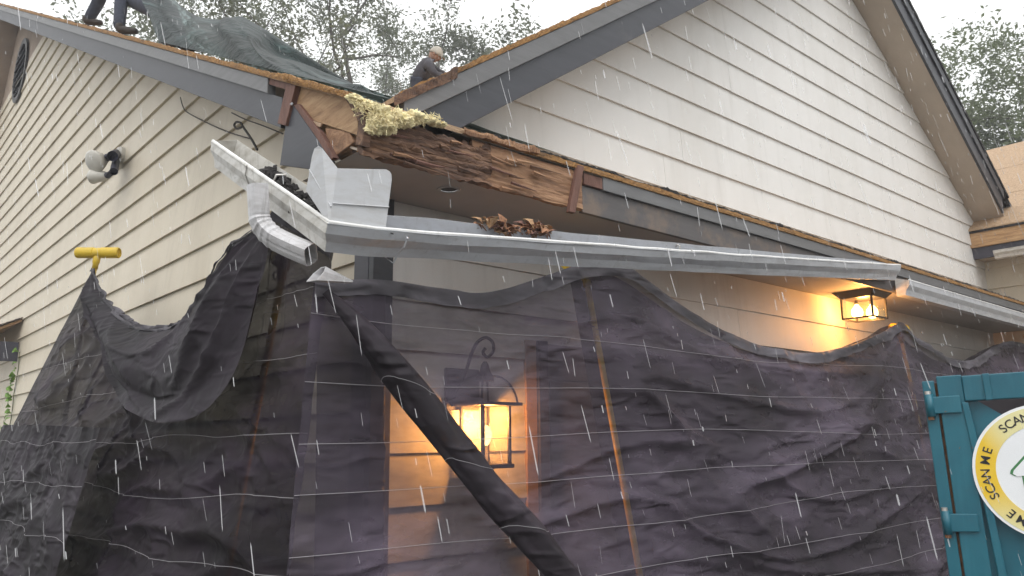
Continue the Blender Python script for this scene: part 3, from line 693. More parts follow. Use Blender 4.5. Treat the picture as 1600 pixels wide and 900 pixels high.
# ================================================================== NETS
def net(name, tops, bots, nu, nv, label, mat, amp_, seed, out, curve=.08, hemw=.055, hemmat='net_hem', zlines=(), zoff=0.0, group=None, LS=7.0, HS=2.4):
    T = catmull(tops, nu); B = catmull(bots, nu)
    ox = V(out); rows = []
    for i in range(nu):
        u = i / (nu - 1); col = []
        nrm = (ox if not callable(out) else out(u))
        Lc = u * LS; amp = amp_ * min(1, .06 + u * 7) * min(1, .2 + (1 - u) * 9)
        for j in range(nv):
            v = j / (nv - 1); p = lerp(T[i], B[i], v)
            d = curve * math.sin(math.pi * min(1, v * 1.25)) * -.25 * min(1, u * 6) * min(1, (1 - u) * 6)
            s_ = V((p.x * 1.0 + seed, p.y * 1.0, p.z))
            env = min(1, .35 + v * 2.2)
            Hm = v * HS; wq = .45 * NZ.noise(V((Lc * .9, Hm * .8, seed + 20)))
            big = NZ.noise(V((Lc * .5, Hm * .9, seed))) * .07
            def rid(a, b_, k, e_): return (1 - abs(NZ.noise(V((a, b_, seed + k))))) ** e_
            w1_ = rid(Lc * .55 + wq, Hm * 2.6 + Lc * .16 + wq, 3, 9) * .07
            w2_ = rid(Lc * 1.0 + Hm * .7, Hm * 3.4 - Lc * .35 + wq, 5, 10) * .05
            w3_ = rid(Lc * 3.0, Hm * 6 + wq * 3, 9, 6) * .018 + NZ.noise(V((Lc * 7, Hm * 11, seed + 2))) * .004
            vert = rid(Lc * 3.0 - v * 1.0, v * .7, 11, 5) * .05 * math.exp(-v * 3.2)
            col.append(p + nrm * (d + env * amp * (big + w1_ + w2_ + w3_) + vert * amp + zoff * min(1, .15 + u * 6)))
        rows.append(col)
    t = thing(name, label, 'net', V((B[nu // 2].x, B[nu // 2].y, 0)), group)
    mb = MB().grid(rows); mb.build('sheet', mat, t, True)
    # folded hem along the upper edge
    if hemw:
        H = []
        for i in range(nu):
            u = i / (nu - 1); Lc = u * LS; h = hemw * (1 + .35 * NZ.noise(V((Lc * 2.2, seed, 1)))); nrm = ox; p = rows[i][0]; dn = (B[i] - T[i]).normalized()
            cr = .012 * NZ.noise(V((Lc * 9, 0, seed))) + .007 * NZ.noise(V((Lc * 24, 3, seed)))
            H.append([p + nrm * (.002) - dn * .004, p + nrm * (.010 + cr * .6) - dn * .002, p + nrm * (.016 + cr) + dn * h * .35, p + nrm * (.014 - cr) + dn * h * .7, p + nrm * (.018 + cr * 1.4) + dn * (h + cr * .8)])
        MB().grid(H).build('hem', hemmat, t, True)
    # pale reinforcing threads
    for k, (zc, dz, u0, u1) in enumerate(zlines):
        pts = []
        for i in range(int(u0 * nu), int(u1 * nu)):
            u = i / (nu - 1); zt = zc + dz * u + .05 * NZ.noise(V((u * 6, zc * 3, seed))) + .006 * NZ.noise(V((u * 22, zc, seed)))
            c = rows[i]
            for j in range(nv - 1):
                if c[j].z >= zt > c[j + 1].z:
                    f_ = (c[j].z - zt) / (c[j].z - c[j + 1].z); pts.append(lerp(c[j], c[j + 1], f_) + ox * .006); break
            else:
                if len(pts) > 8: MB().tube(pts, .0013, 4).build('thread', 'net_thread', t)
                pts = []
        if len(pts) > 8: MB().tube(pts, .0013, 4).build('thread', 'net_thread', t)
    return t, rows
# left net, along the gable wall
eL = onX(0, 705, -.75)
b0 = tip + (eL - tip) * ((tip.z) / (tip.z - eL.z))
topsL = [tip, onX(172, 462, -.50), onX(200, 492, -.55), onX(232, 509, -.58), onX(266, 508, -.60), onX(297, 500, -.60), onX(322, 470, -.62), onX(352, 420, -.63), onX(382, 375, -.64), onX(410, 352, -.64), onX(440, 332, -.62), onX(470, 345, -.60), onX(500, 372, -.57), onX(522, 392, -.54)]
botsL = [b0, V((-1.12, 5.6, 0)), V((-1.12, 4.2, 0)), V((-1.1, 2.8, 0)), V((-1.08, 1.4, 0)), V((-1.05, .3, 0)), V((-1.0, -.9, 0))]
zl = [(2.62, .1, 0, 1), (2.25, .02, 0, 1), (1.92, .05, 0, 1), (1.62, .02, 0, 1), (1.33, .04, 0, 1), (1.05, .03, 0, 1), (.78, 0, 0, 1)]
netL, rowsL = net('debris_net', topsL, botsL, 320, 140, 'black see-through debris net sagging along the cream gable wall', 'debris_net_left', 1.0, 3.3, (-1, 0, 0), .10, .05, 'net_hem', zl)
# second layer folded over the lower left
topsL2 = [onX(8, 664, -.86), onX(60, 664, -.92), onX(120, 666, -.95), onX(168, 668, -.98)]
botsL2 = [V((-1.22, 6.9, 0)), V((-1.22, 4.5, 0)), V((-1.22, 3.0, 0)), V((-1.2, 1.6, 0))]
net('net_flap', topsL2, botsL2, 110, 70, 'second layer of black net doubled over at the lower left', 'debris_net_double', .55, 8.1, (-1, 0, 0), .03, 0, 'net_hem', [(1.62, .0, 0, 1), (1.33, .04, 0, 1), (1.05, .03, 0, 1)], .03, LS=4.5, HS=1.7)
# inner sag pocket of the left net
topsP = [onX(*p, -.66) for p in [(148.5, 420), (160, 441), (178, 468), (204, 497), (234, 514), (268, 514), (298, 505), (324, 474), (354, 424), (384, 380), (412, 356)]]
botsP = [onX(px, py, x) for px, py, x in [(150.5, 427, -.66), (166, 520, -.72), (196, 610, -.80), (236, 650, -.86), (284, 660, -.88), (330, 640, -.87), (372, 585, -.84), (404, 510, -.78), (425, 440, -.72), (430, 385, -.66)]]
net('net_swag', topsP, botsP, 160, 40, 'heavy drooping swag of black net between the T-bar and the downspout', 'debris_net_double', .8, 5.5, (-1, 0, 0), -.45, .022, 'net_hem', (), .03, LS=3.4, HS=.7)
# right net under the eave
topsR = [onY(490, 441, -.66), onY(560, 438, -.60), onY(610, 440, -.56), onY(680, 451, -.55), onY(740, 459, -.55), onY(790, 452, -.55), onY(850, 432, -.53), onY(908, 414, -.52), onY(968, 418, -.53), onY(1000, 436, -.54), onY(1060, 480, -.56), onY(1120, 518, -.58), onY(1190, 544, -.60), onY(1255, 553, -.60), onY(1320, 541, -.58), onY(1370, 522, -.56), onY(1404, 504, -.52), onY(1430, 528, -.55), onY(1470, 556, -.57), onY(1510, 564, -.58), onY(1545, 545, -.57), onY(1575, 534, -.55), onY(1610, 540, -.56), onY(1660, 560, -.57), onY(1730, 540, -.55)]
xr = topsR[-1].x
botsR = [V((-1.0, -1.0, 0)), V((.3, -1.12, 0)), V((1.5, -1.15, 0)), V((3.5, -1.15, 0)), V((5.5, -1.15, 0)), V((xr, -1.1, 0))]
# keep the columns upright: same x above and below except at the corner
zl = [(2.12, .1, 0, 1), (1.86, .06, 0, 1), (1.62, .05, 0, 1), (1.40, .05, 0, 1), (1.18, .04, 0, 1), (.95, .05, 0, 1), (.75, .04, 0, 1)]
Tn = catmull(topsR, 420)
botsR = [V((lerp(-1.0, p.x, min(1, (i / 419) / .08)) if i / 419 < .08 else p.x, lerp(-1.0, -1.15, min(1, i / 40)), 0)) for i, p in enumerate(Tn)]
netR, rowsR = net('debris_net', Tn, botsR, 520, 150, 'black see-through debris net hung under the fallen gutter across the porch', 'debris_net', 1.0, 1.7, (0, -1, 0), .10, .075, 'net_hem', zl)
topsI = [p + V((0, .10, -.015)) for p in Tn[::8] if p.x > 1.02]
botsI = [V((p.x, -.95, 0)) for p in topsI]
net('inner_net', topsI, botsI, 240, 70, 'second black net layer behind the first, right of the lantern', 'debris_net_inner', .5, 6.6, (0, -1, 0), .04, 0)
topsI = [onY(px, py, -.46) for px, py in [(497, 448), (530, 446), (565, 446), (602, 447)]]
net('inner_net', topsI, [a_ + (b_ - a_) * (a_.z / (a_.z - b_.z)) for a_, b_ in zip(topsI, [onY(px, 900, -.70) for px in (490, 528, 564, 599)])], 60, 60, 'second black net layer in front of the dark corner board', 'debris_net_inner', .5, 2.6, (0, -1, 0), .04, 0, LS=.6)
# rolled net running diagonally down the front
ra, rb = onY(508, 456, -.70), onY(893, 915, -1.02); rb2 = rb + (rb - ra) * .35
pts = [lerp(ra, rb2, i / 60) + V((0, -.02 * math.sin(i * .11), .02 * math.sin(i * .2))) for i in range(61)]
rl = thing('net_roll', 'dark rolled-up net running diagonally down past the lit lantern', 'net', rb2)
A = []
for i, p in enumerate(pts):
    t = (rb2 - ra).normalized(); a = t.cross(V((0, 1, 0))).normalized(); b = t.cross(a); ring_ = []
    for k in range(29):
        th = 2 * math.pi * k / 28; R_ = lerp(.018, .066, min(1, i / 11)) * (1 + .30 * NZ.noise(V((math.cos(th) * .9, math.sin(th) * .9, i * .07))) + .12 * NZ.noise(V((math.cos(th) * 2.4, math.sin(th) * 2.4, i * .16))))
        ring_.append(p + (a * math.cos(th) + b * math.sin(th)) * R_)
    A.append(ring_)
MB().grid(A).build('roll', 'rolled_net', rl, True)
for i in (14, 25, 36, 46):
    tl_ = []
    for k in range(29):
        f_ = i + 2.6 * math.cos(2 * math.pi * k / 28); i_ = int(f_); q_ = lerp(A[i_][k], A[i_ + 1][k], f_ - i_); tl_.append(q_ + (q_ - lerp(pts[i_], pts[i_ + 1], f_ - i_)).normalized() * .002)
    MB().tube(tl_, .0013, 4).build('thread', 'net_thread', rl)

# ================================================================== LAMPS
def lamp_light(name, loc, e, r, parent):
    l = bpy.data.lights.new(name, 'POINT'); l.energy = e; l.color = (1, .40, .09); l.shadow_soft_size = r
    o = bpy.data.objects.new(name, l); COL.objects.link(o); o.parent = parent; o.location = V(loc) - V(parent['_o'])
LC = V((.63, -.16, 0))
ln = thing('wall_lantern', 'lit black carriage lantern on a scroll bracket behind the net', 'lantern', (LC.x, LC.y, 1.46))
MB().box((.445, -.045, 1.77), (.685, -.022, 2.005)).build('backplate', 'black_metal', ln, bevel=.006)
s_ = .095
MB().box((LC.x - .115, LC.y - .115, 1.452), (LC.x + .115, LC.y + .115, 1.475)).build('base', 'black_metal', ln, bevel=.004)
for sx in (-1, 1):
    for sy in (-1, 1):
        MB().box((LC.x + sx * s_ - .008, LC.y + sy * s_ - .008, 1.475), (LC.x + sx * s_ + .008, LC.y + sy * s_ + .008, 1.79)).build('post', 'black_metal', ln)
MB().prism([(LC.x - .15, LC.y - .15, 1.79), (LC.x + .15, LC.y - .15, 1.79), (LC.x + .15, LC.y + .15, 1.79), (LC.x - .15, LC.y + .15, 1.79)], (0, 0, .018)).build('eaves', 'black_metal', ln, bevel=.004)
dome = MB()
P = []
for i in range(9):
    t = i / 8; r = lerp(.128, .03, t ** 1.6); zz = 1.808 + .15 * math.sin(t * math.pi / 2)
    P.append([V((LC.x + a * r, LC.y + b * r, zz)) for a, b in ((-1, -1), (1, -1), (1, 1), (-1, 1), (-1, -1))])
dome.grid(P).build('dome', 'lamp_glass', ln)
for a, b in ((-1, -1), (1, -1), (1, 1), (-1, 1)):
    MB().tube([V((LC.x + a * lerp(.128, .03, (i / 8) ** 1.6), LC.y + b * lerp(.128, .03, (i / 8) ** 1.6), 1.808 + .15 * math.sin(i / 8 * math.pi / 2))) for i in range(9)], .006, 6).build('rib', 'black_metal', ln)
MB().lathe([(.052, 1.93), (.05, 1.955), (.03, 1.985), (.022, 2.02), (.010, 2.04)], (LC.x, LC.y, 0), (0, 0, 1), 14).build('finial', 'black_metal', ln)
hk = [V((.565, -.045, 1.93)), V((.57, -.10, 2.06)), V((.585, -.14, 2.14)), V((.625, -.17, 2.175)), V((.66, -.19, 2.15)), V((.668, -.19, 2.10)), V((.64, -.17, 2.065)), V((.615, -.16, 2.09)), V((.63, -.165, 2.115))]
MB().tube(catmull(hk, 40), .010, 8).build('scroll_bracket', 'black_metal', ln, True)
for a, b in (((-1, -1), (1, -1)), ((-1, -1), (-1, 1)), ((1, -1), (1, 1)), ((-1, 1), (1, 1))):
    p, q = V((LC.x + a[0] * s_, LC.y + a[1] * s_, 1.475)), V((LC.x + b[0] * s_, LC.y + b[1] * s_, 1.475)); n_ = (q - p).cross(V((0, 0, 1))).normalized() * .003
    MB().prism([p, q, q + V((0, 0, .315)), p + V((0, 0, .315))], n_).build('pane', 'lamp_glass', ln)
MB().lathe([(.016, 1.475), (.016, 1.57), (.014, 1.575)], (LC.x, LC.y, 0), (0, 0, 1), 10).build('socket', 'light_plastic', ln)
MB().lathe([(.015, 1.575), (.03, 1.60), (.038, 1.63), (.034, 1.66), (.02, 1.68), (.003, 1.687)], (LC.x, LC.y, 0), (0, 0, 1), 16).build('bulb', 'bulb_glow', ln, True)
lamp_light('lantern_light', (LC.x, LC.y - .03, 1.72), 52, .05, ln)
# box lamp under the soffit
SC = V((5.0, -.34, 0)); sl_ = thing('soffit_lamp', 'lit black box lamp with two bulbs under the soffit at the right', 'lamp', (SC.x, SC.y, 2.66))
h = .14; z0, z1 = 2.66, 2.85
MB().hexa([(SC.x - h - .005, SC.y - h - .005, z1), (SC.x + h + .005, SC.y - h - .005, z1), (SC.x + h + .005, SC.y + h + .005, z1), (SC.x - h - .005, SC.y + h + .005, z1), (SC.x - h - .06, SC.y - h - .06, z1 + .06), (SC.x + h + .06, SC.y - h - .06, z1 + .06), (SC.x + h + .06, SC.y + h + .06, z1 + .06), (SC.x - h - .06, SC.y + h + .06, z1 + .06)]).build('canopy', 'black_metal', sl_, bevel=.003)
for a in (-1, 1):
    for b in (-1, 1): MB().box((SC.x + a * h - .008, SC.y + b * h - .008, z0), (SC.x + a * h + .008, SC.y + b * h + .008, z1)).build('post', 'black_metal', sl_)
    MB().box((SC.x + a * h - .007, SC.y - h + .008, z0 - .002), (SC.x + a * h + .007, SC.y + h - .008, z0 + .012)).build('rail', 'black_metal', sl_)
    MB().box((SC.x - h + .008, SC.y + a * h - .007, z0 - .002), (SC.x + h - .008, SC.y + a * h + .007, z0 + .012)).build('rail', 'black_metal', sl_)
for (p, q) in (((-1, -1), (1, -1)), ((-1, -1), (-1, 1)), ((1, -1), (1, 1)), ((-1, 1), (1, 1))):
    p_, q_ = V((SC.x + p[0] * h, SC.y + p[1] * h, z0 + .012)), V((SC.x + q[0] * h, SC.y + q[1] * h, z0 + .012)); n_ = (q_ - p_).cross(V((0, 0, 1))).normalized() * .003
    MB().prism([p_, q_, q_ + V((0, 0, z1 - z0 - .012)), p_ + V((0, 0, z1 - z0 - .012))], n_).build('pane', 'lamp_glass', sl_)
for dx, dy in ((-.055, .04), (.06, -.045)):
    MB().lathe([(.014, 2.80), (.018, 2.79), (.045, 2.755), (.052, 2.725), (.046, 2.695), (.025, 2.675), (.003, 2.67)], (SC.x + dx, SC.y + dy, 0), (0, 0, 1), 16).build('bulb', 'bulb_glow', sl_, True)
    MB().lathe([(.018, 2.80), (.018, 2.838)], (SC.x + dx, SC.y + dy, 0), (0, 0, 1), 10).build('socket', 'black_metal', sl_)
lamp_light('soffit_lamp_light', (SC.x, SC.y, 2.74), 42, .08, sl_)
# twin floodlight on the gable wall
fl = thing('floodlight', 'twin-head security floodlight with dark arms on the cream wall', 'floodlight', onX(190, 248, -.02))
def FP(px, py, x): return onX(px, py, x)
bs = FP(193, 247, -.01); MB().lathe([(.115, 0), (.115, .05), (.10, .07), (.0, .07)], bs, (-1, 0, 0), 20).build('base', 'light_plastic', fl)
MB().tube([bs + V((-.07, 0, .03)), FP(176, 244, -.20), FP(168, 246, -.22)], [.05, .055, .04], 10).build('arm', 'dark_plastic', fl)
MB().tube([bs + V((-.07, 0, -.03)), FP(178, 268, -.20), FP(168, 274, -.22)], [.035, .04, .035], 10).build('arm', 'dark_plastic', fl)
def head(p, ax, r, name='lamp_head'):
    MB().lathe([(.035, 0), (.05, .03), (r * .8, .10), (r, .15), (r, .165), (r * .85, .18), (r * .4, .195), (.004, .2)], p, ax, 18).build(name, 'light_plastic', fl, True)
vd = (CAM - bs).normalized()
head(FP(167, 248, -.20), -RIGHT * .6 + vd * .75 + V((0, 0, -.15)), .118); head(FP(168, 275, -.20), -RIGHT * 1.0 + V((0, 0, -.05)) - vd * .1, .075)
# loose cable and hook on the wall
tag(MB().tube(catmull([onX(*p, -.05) for p in [(282, 152), (285, 164), (292, 175), (320, 190), (356, 206), (392, 217)]], 40), .005, 6).build('cable', 'wire'), 'thin dark cable drooping across the cream wall under the rake', 'cable')
tag(MB().tube(catmull([onX(*p, -.10) for p in [(362, 176), (382, 186), (410, 196), (442, 209)]], 24), .005, 6).build('cable', 'wire'), 'short dark cable below the end of the rake board', 'cable')
lp_ = [(402, 234), (392, 216), (381, 200), (376, 192), (369, 191), (366, 196), (370, 201), (377, 199)]
tag(MB().tube(catmull([onX(*p, -.28) for p in lp_], 40), .008, 6).build('wire_hook', 'wire'), 'dark looped wire hook sticking up behind the gutter return', 'hook')

# ================================================================== CREEPER on the wall
vi = thing('creeper', 'thin bright green creeper climbing the cream wall at the far left', 'plant', onX(12, 668, -.03))
sp = catmull([onX(*p, -.03) for p in [(10, 690), (18, 650), (22, 615), (28, 580), (31, 550)]], 30)
MB().tube(sp, .006, 5).build('stem', 'stem', vi)
rr = random.Random(6)
for k in range(46):
    t = rr.random() ** 1.4; c = sp[int(t * 29)] + V((-.02, rr.uniform(-.10, .10) * (1.15 - t), rr.uniform(-.04, .04)))
    leaf(c, rr.uniform(.06, .11), rr.uniform(.025, .04), V((-.3, rr.uniform(-1, 1), rr.uniform(-1, .6))), V((-1, 0, .4)), 'leaf_green', vi)

# ================================================================== DUMPSTER
DO = atD(1440, 596, 3.6)
fw = (ROT @ V((0, 0, -1))); fw.z = 0; fw.normalize(); tilt = math.radians(1.8)
fw = DO - CAM; fw.z = 0; fw.normalize(); fw = Matrix.Rotation(math.radians(-2), 3, 'Z') @ fw; ri = V((fw.y, -fw.x, 0))
DU = (ri * math.cos(tilt) + V((0, 0, 1)) * math.sin(tilt)); DV = V((0, 0, 1)) * math.cos(tilt) - ri * math.sin(tilt); DW = -fw
K = 3.6 / F
dm = thing('dumpster', 'teal steel dumpster with hinged door and round yellow sticker', 'dumpster', (DO.x, DO.y, 0))
def DP(a, b, c=0): return DO + DU * (a * K * .89) - DV * (b * K) + DW * c       # a right, b down in units of one photo pixel at that distance
def dbox(a0, a1, b0, b1, c0, c1, name, mat='teal_paint', bv=.004, sk_=0):
    return MB().hexa([DP(a0 + sk_, b1, c0), DP(a1 + sk_, b1, c0), DP(a1 + sk_, b1, c1), DP(a0 + sk_, b1, c1), DP(a0, b0, c0), DP(a1, b0, c0), DP(a1, b0, c1), DP(a0, b0, c1)]).build(name, mat, dm, bevel=bv)
BT = 640
dbox(0, 19, 0, BT, -.06, .0, 'corner_post'); dbox(23, 62, -6, BT, -.05, .004, 'door_post')
dbox(19, 23, 4, BT, -.05, -.02, 'seam', 'rust', 0)
dbox(62, 620, -4, 34, -.05, .012, 'top_rail'); dbox(92, 103, -5, 35, .0, .022, 'rail_joint')
MB().prism([DP(62, 34, -.03), DP(80, 34, -.03), DP(135, 72, -.03), DP(300, 150, -.03), DP(620, 190, -.03), DP(620, BT, -.03), DP(62, BT, -.03)], DW * -.01).build('door_panel', 'teal_paint', dm)
MB().prism([DP(56, 36, .0), DP(66, 36, .0), DP(76, 150, .0), DP(90, 420, .0), DP(96, BT, .0), DP(84, BT, .0), DP(78, 420, .0), DP(64, 150, .0)], DW * .012).build('rib', 'teal_paint', dm, bevel=.004)
for b in (38, 212):
    h_ = group_part('hinge', dm)
    MB().tube([DP(8, b - 17, .012), DP(8, b + 17, .012)], .018, 12).build('knuckle', 'teal_paint', h_, True)
    MB().obox(DP(30, b, .014), DU, DV, DW, 44 * K, 26 * K, .012).build('strap', 'teal_paint', h_, bevel=.004)
    MB().tube([DP(7, b - 22, .012), DP(7, b - 17, .012)], .013, 10).build('pin', 'steel', h_)
    MB().tube([DP(7, b + 17, .012), DP(7, b + 22, .012)], .013, 10).build('pin', 'rust', h_)
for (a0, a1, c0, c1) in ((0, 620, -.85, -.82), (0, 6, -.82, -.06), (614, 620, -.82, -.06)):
    dbox(a0, a1, 20, BT, c0, c1, 'side_panel', 'shaded_steel', 0)
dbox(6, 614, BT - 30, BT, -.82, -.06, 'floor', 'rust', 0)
# round sticker
st = group_part('sticker', dm); SCN = (166, 141)
def disc(r0, r1, c0, c1, name, mat, n=64):
    q = MB(); vs = []
    for r, cc in ((r0, c0), (r1, c0), (r1, c1), (r0, c1)):
        for k in range(n): th = 2 * math.pi * k / n; vs.append(DP(SCN[0] + r * math.cos(th) / .89, SCN[1] + r * math.sin(th), cc))
    fs = []
    for i in range(4):
        for k in range(n): fs.append((i * n + k, i * n + (k + 1) % n, ((i + 1) % 4) * n + (k + 1) % n, ((i + 1) % 4) * n + k))
    return q.add(vs, fs).build(name, mat, st)
disc(.2, 97, -.03, .016, 'disc', 'sticker_white'); disc(67, 93, .016, .0175, 'ring', 'sticker_yellow')
hs_ = [(-56, 5), (-54, 0), (0, -50), (54, 0), (56, 5), (48, 9), (40, 8), (44, 66), (38, 70), (-32, 70), (-38, 66), (-40, 8), (-50, 9)]
MB().prism([DP(SCN[0] + a, SCN[1] + b - 4, .016) for a, b in hs_], DW * .0016).build('house_outline', 'sticker_green', st)
MB().prism([DP(SCN[0] + a * .93, SCN[1] + b * .93 - 3, .0175) for a, b in hs_], DW * .0014).build('house_shape', 'sticker_white', st)
def letter(ch, ang, r=80, size=14):
    cu = bpy.data.curves.new('letter', 'FONT'); cu.body = ch; cu.size = size * K * 1.25; cu.align_x = 'CENTER'; cu.align_y = 'CENTER'; cu.extrude = .0006; cu.offset = .0004
    ob = bpy.data.objects.new('letter', cu); COL.objects.link(ob)
    dg = bpy.context.evaluated_depsgraph_get(); me = bpy.data.meshes.new_from_object(ob.evaluated_get(dg)); bpy.data.objects.remove(ob)
    th = math.radians(ang); rad = DU * math.sin(th) + DV * math.cos(th); tan = DU * math.cos(th) - DV * math.sin(th)
    c = DP(SCN[0], SCN[1], .0185) + rad * (r * K)
    vs = [c + tan * v.co.x + rad * v.co.y + DW * v.co.z for v in me.vertices]
    q = MB(); q.add(vs, [list(p.vertices) for p in me.polygons]); q.build('letter', 'sticker_black', st)
for base in (-114, -38, 36, 108, 176):
    for ch, da in zip('SCANME', (0, 7.6, 15.6, 24, 37.5, 48)): letter(ch, base + da)

# ================================================================== TARP on the roof
sil = [(245, -30), (262, -8), (290, 14), (312, 27), (345, 30), (375, 28), (402, 38), (422, 58), (428, 78), (442, 92), (458, 97), (478, 105), (500, 117), (530, 136), (560, 150), (585, 154), (608, 156)]
top = catmull([onX(px, py, .15) for px, py in sil], 90)
def rline(px): return 3 + .2175 * min(px, 200) + .265 * max(0, px - 200)
front = catmull([onX(px + 4, rline(px + 4), XO + .05) for px, py in sil], 90)
P = []
for i, p in enumerate(top):
    fy = p.y - .05 + .15 * NZ.noise(V((i * .2, 0, 0))); bk = p.y; row = []
    f0 = front[i].copy(); f0.z = zr(f0.y) + .025; e1 = V((.9, p.y - .7, zr(p.y - .7) + .03))
    for j in range(24):
        t = j / 23
        if t < .55: q = lerp(f0, p, (t / .55)); q += V((-.10, 0, .0)) * math.sin(math.pi * t / .55)
        else: q = lerp(p, e1, (t - .55) / .45)
        a = NZ.noise(V((i * .14, t * 4, 2))) * .07 + (1 - abs(NZ.noise(V((i * .10 + t * 5, t * 3, 8))))) ** 3 * .08
        row.append(q + V((-.8, 0, .3)) * a * math.sin(math.pi * min(1, t * 1.05)) )
    P.append(row)
tp = MB().grid(P).build('roof_tarp', 'tarp_plastic', None, True); tag(tp, 'crumpled dark green plastic tarp draped over the left roof slope', 'tarp')

# ================================================================== PEOPLE
PS = 1.0
def skinned(name, chains, mat, parent, sub=2, root=0):
    chains = [[(p, r * PS) for p, r in c] for c in chains]
    vs, es, rs = [], [], []; idx = {}
    for ch in chains:
        prev = None
        for p, r in ch:
            key = tuple(round(c, 4) for c in p)
            if key not in idx: idx[key] = len(vs); vs.append(V(p)); rs.append(r)
            if prev is not None and (prev, idx[key]) not in es: es.append((prev, idx[key]))
            prev = idx[key]
    off = V(parent['_o']); me = bpy.data.meshes.new(name); me.from_pydata([v - off for v in vs], es, []); me.update()
    o = bpy.data.objects.new(name, me); COL.objects.link(o); o.parent = parent; o['_o'] = tuple(off); me.materials.append(MATS[mat])
    m = o.modifiers.new('skin', 'SKIN'); m.use_smooth_shade = True
    if not me.skin_vertices: me.attributes
    for i, r in enumerate(rs):
        d = me.skin_vertices[0].data[i]; d.radius = (r, r) if not isinstance(r, tuple) else r; d.use_root = (i == root)
    sb = o.modifiers.new('sub', 'SUBSURF'); sb.levels = sub; sb.render_levels = sub
    return o
def person(label, J, jacket, trousers, cap=None, face=V((1, 0, 0))):
    t = thing('person', label, 'person', (J['footL'] + J['footR']) / 2)
    hip, chest, neck, head = J['hip'], J['chest'], J['neck'], J['head']
    side = (J['shL'] - J['shR']).normalized()
    chains = [[(hip, .13), (lerp(hip, chest, .5), .125), (chest, .14), (lerp(chest, neck, .6), .10), (neck, .055), (lerp(neck, head, .6), .06)]]
    for q in 'LR':
        hp = hip + side * (.09 if q == 'L' else -.09)
        chains.append([(chest, .14), (lerp(chest, neck, .6) + side * (.10 if q == 'L' else -.10), .075), (J['sh' + q], .055), (J['el' + q], .04), (J['ha' + q], .03)])
        toe = J.get('toe' + q, J['foot' + q] + face * .13)
        chains.append([(hip, .13), (hp, .10), (lerp(hp, J['kn' + q], .5), .085), (J['kn' + q], .06), (lerp(J['kn' + q], J['foot' + q], .45), .055), (J['foot' + q] + V((0, 0, .05)), .04)])
    chains = [[(p, r * .72) for p, r in c] for c in chains]
    skinned('body', chains, 'skin', t)
    jc = [[(hip, .145), (lerp(hip, chest, .5), .14), (chest, .155), (lerp(chest, neck, .6), .11), (neck, .07)]]
    tr2 = [[(hip + (hip - chest).normalized() * .02, .145), (hip + (chest - hip).normalized() * .04, .14)]]
    hip2 = hip + (hip - chest).normalized() * .02
    for q in 'LR':
        hp = hip + side * (.09 if q == 'L' else -.09)
        jc.append([(chest, .155), (lerp(chest, neck, .6) + side * (.11 if q == 'L' else -.11), .085), (J['sh' + q], .07), (lerp(J['sh' + q], J['el' + q], .5), .062), (J['el' + q], .055), (lerp(J['el' + q], J['ha' + q], .8), .043)])
        tr2.append([(hip2, .145), (hp, .115), (lerp(hp, J['kn' + q], .5), .098), (J['kn' + q], .075), (lerp(J['kn' + q], J['foot' + q], .45), .07), (lerp(J['kn' + q], J['foot' + q], .88), .062)])
        toe = J.get('toe' + q, J['foot' + q] + face * .2); ft = J['foot' + q]
        skinned('boot', [[(ft + V((0, 0, .12)), .055), (ft + V((0, 0, .04)), .05), (lerp(ft, toe, .55) + V((0, 0, .03)), .042), (toe + V((0, 0, .025)), .03)]], 'boot', t)
        # hand with fingers
        hd = (J['ha' + q] - J['el' + q]).normalized(); s2 = hd.cross(V((0, 0, 1))).normalized(); pm = J['ha' + q] + hd * .07
        fingers = [[(J['ha' + q], .026), (pm, .030)]]
        for k in range(4):
            b_ = pm + s2 * (.024 - .016 * k); L = (.07, .08, .078, .06)[k]
            fingers.append([(pm, .030), (b_ + hd * .02, .010), (b_ + hd * (.02 + L * .5) + V((0, 0, -.008)), .009), (b_ + hd * (.015 + L) + V((0, 0, -.03)), .008)])
        fingers.append([(J['ha' + q], .026), (J['ha' + q] + hd * .03 + s2 * .035, .011), (J['ha' + q] + hd * .065 + s2 * .055, .009)])
        skinned('hand', fingers, 'skin', t, 1)
    skinned('jacket', jc, jacket, t); skinned('trousers', tr2, trousers, t)
    # head with face
    up = (head - neck).normalized(); fc = (face - face.dot(up) * up).normalized(); sd_ = up.cross(fc); mb = MB(); P = []
    for i in range(15):
        ph = math.pi * i / 14; row = []
        for k in range(21):
            th = 2 * math.pi * k / 20; d = V((math.sin(ph) * math.cos(th), math.sin(ph) * math.sin(th), math.cos(ph)))
            r = V((.095 * d.x, .075 * d.y, .12 * d.z)) * PS
            if d.x > .5 and d.z < 0: r.x *= 1.0 - .12 * abs(d.z)
            if d.x > .93 and abs(d.z) < .35: r.x += .018 * (1 - abs(d.z + .1) / .45)
            if d.x > .8 and .0 < d.z < .25 and .15 < abs(d.y) < .5: r.x -= .010
            if d.z < -.5: r.y *= .86
            row.append(head + fc * r.x + sd_ * r.y + up * r.z)
        P.append(row)
    mb.grid(P).build('head', 'skin', t, True)
    hb = [o for o in t.children if o.name.startswith('head')][0]
    for s_ in (-1, 1):
        MB().ball(head + (sd_ * s_ * .078 - fc * .005) * PS, (.015 * PS, .015 * PS, .03 * PS)).build('ear', 'skin', hb, True)
        MB().ball(head + (fc * .083 + sd_ * s_ * .03 + up * .01) * PS, .010 * PS).build('eye', 'sticker_black', hb, True)
    MB().tube([head + (fc * .088 - up * .055 - sd_ * .022) * PS, head + (fc * .093 - up * .055) * PS, head + (fc * .088 - up * .055 + sd_ * .022) * PS], .005 * PS, 6).build('mouth', 'red_wood', hb)
    mb = MB(); P = []
    hi_ = 7
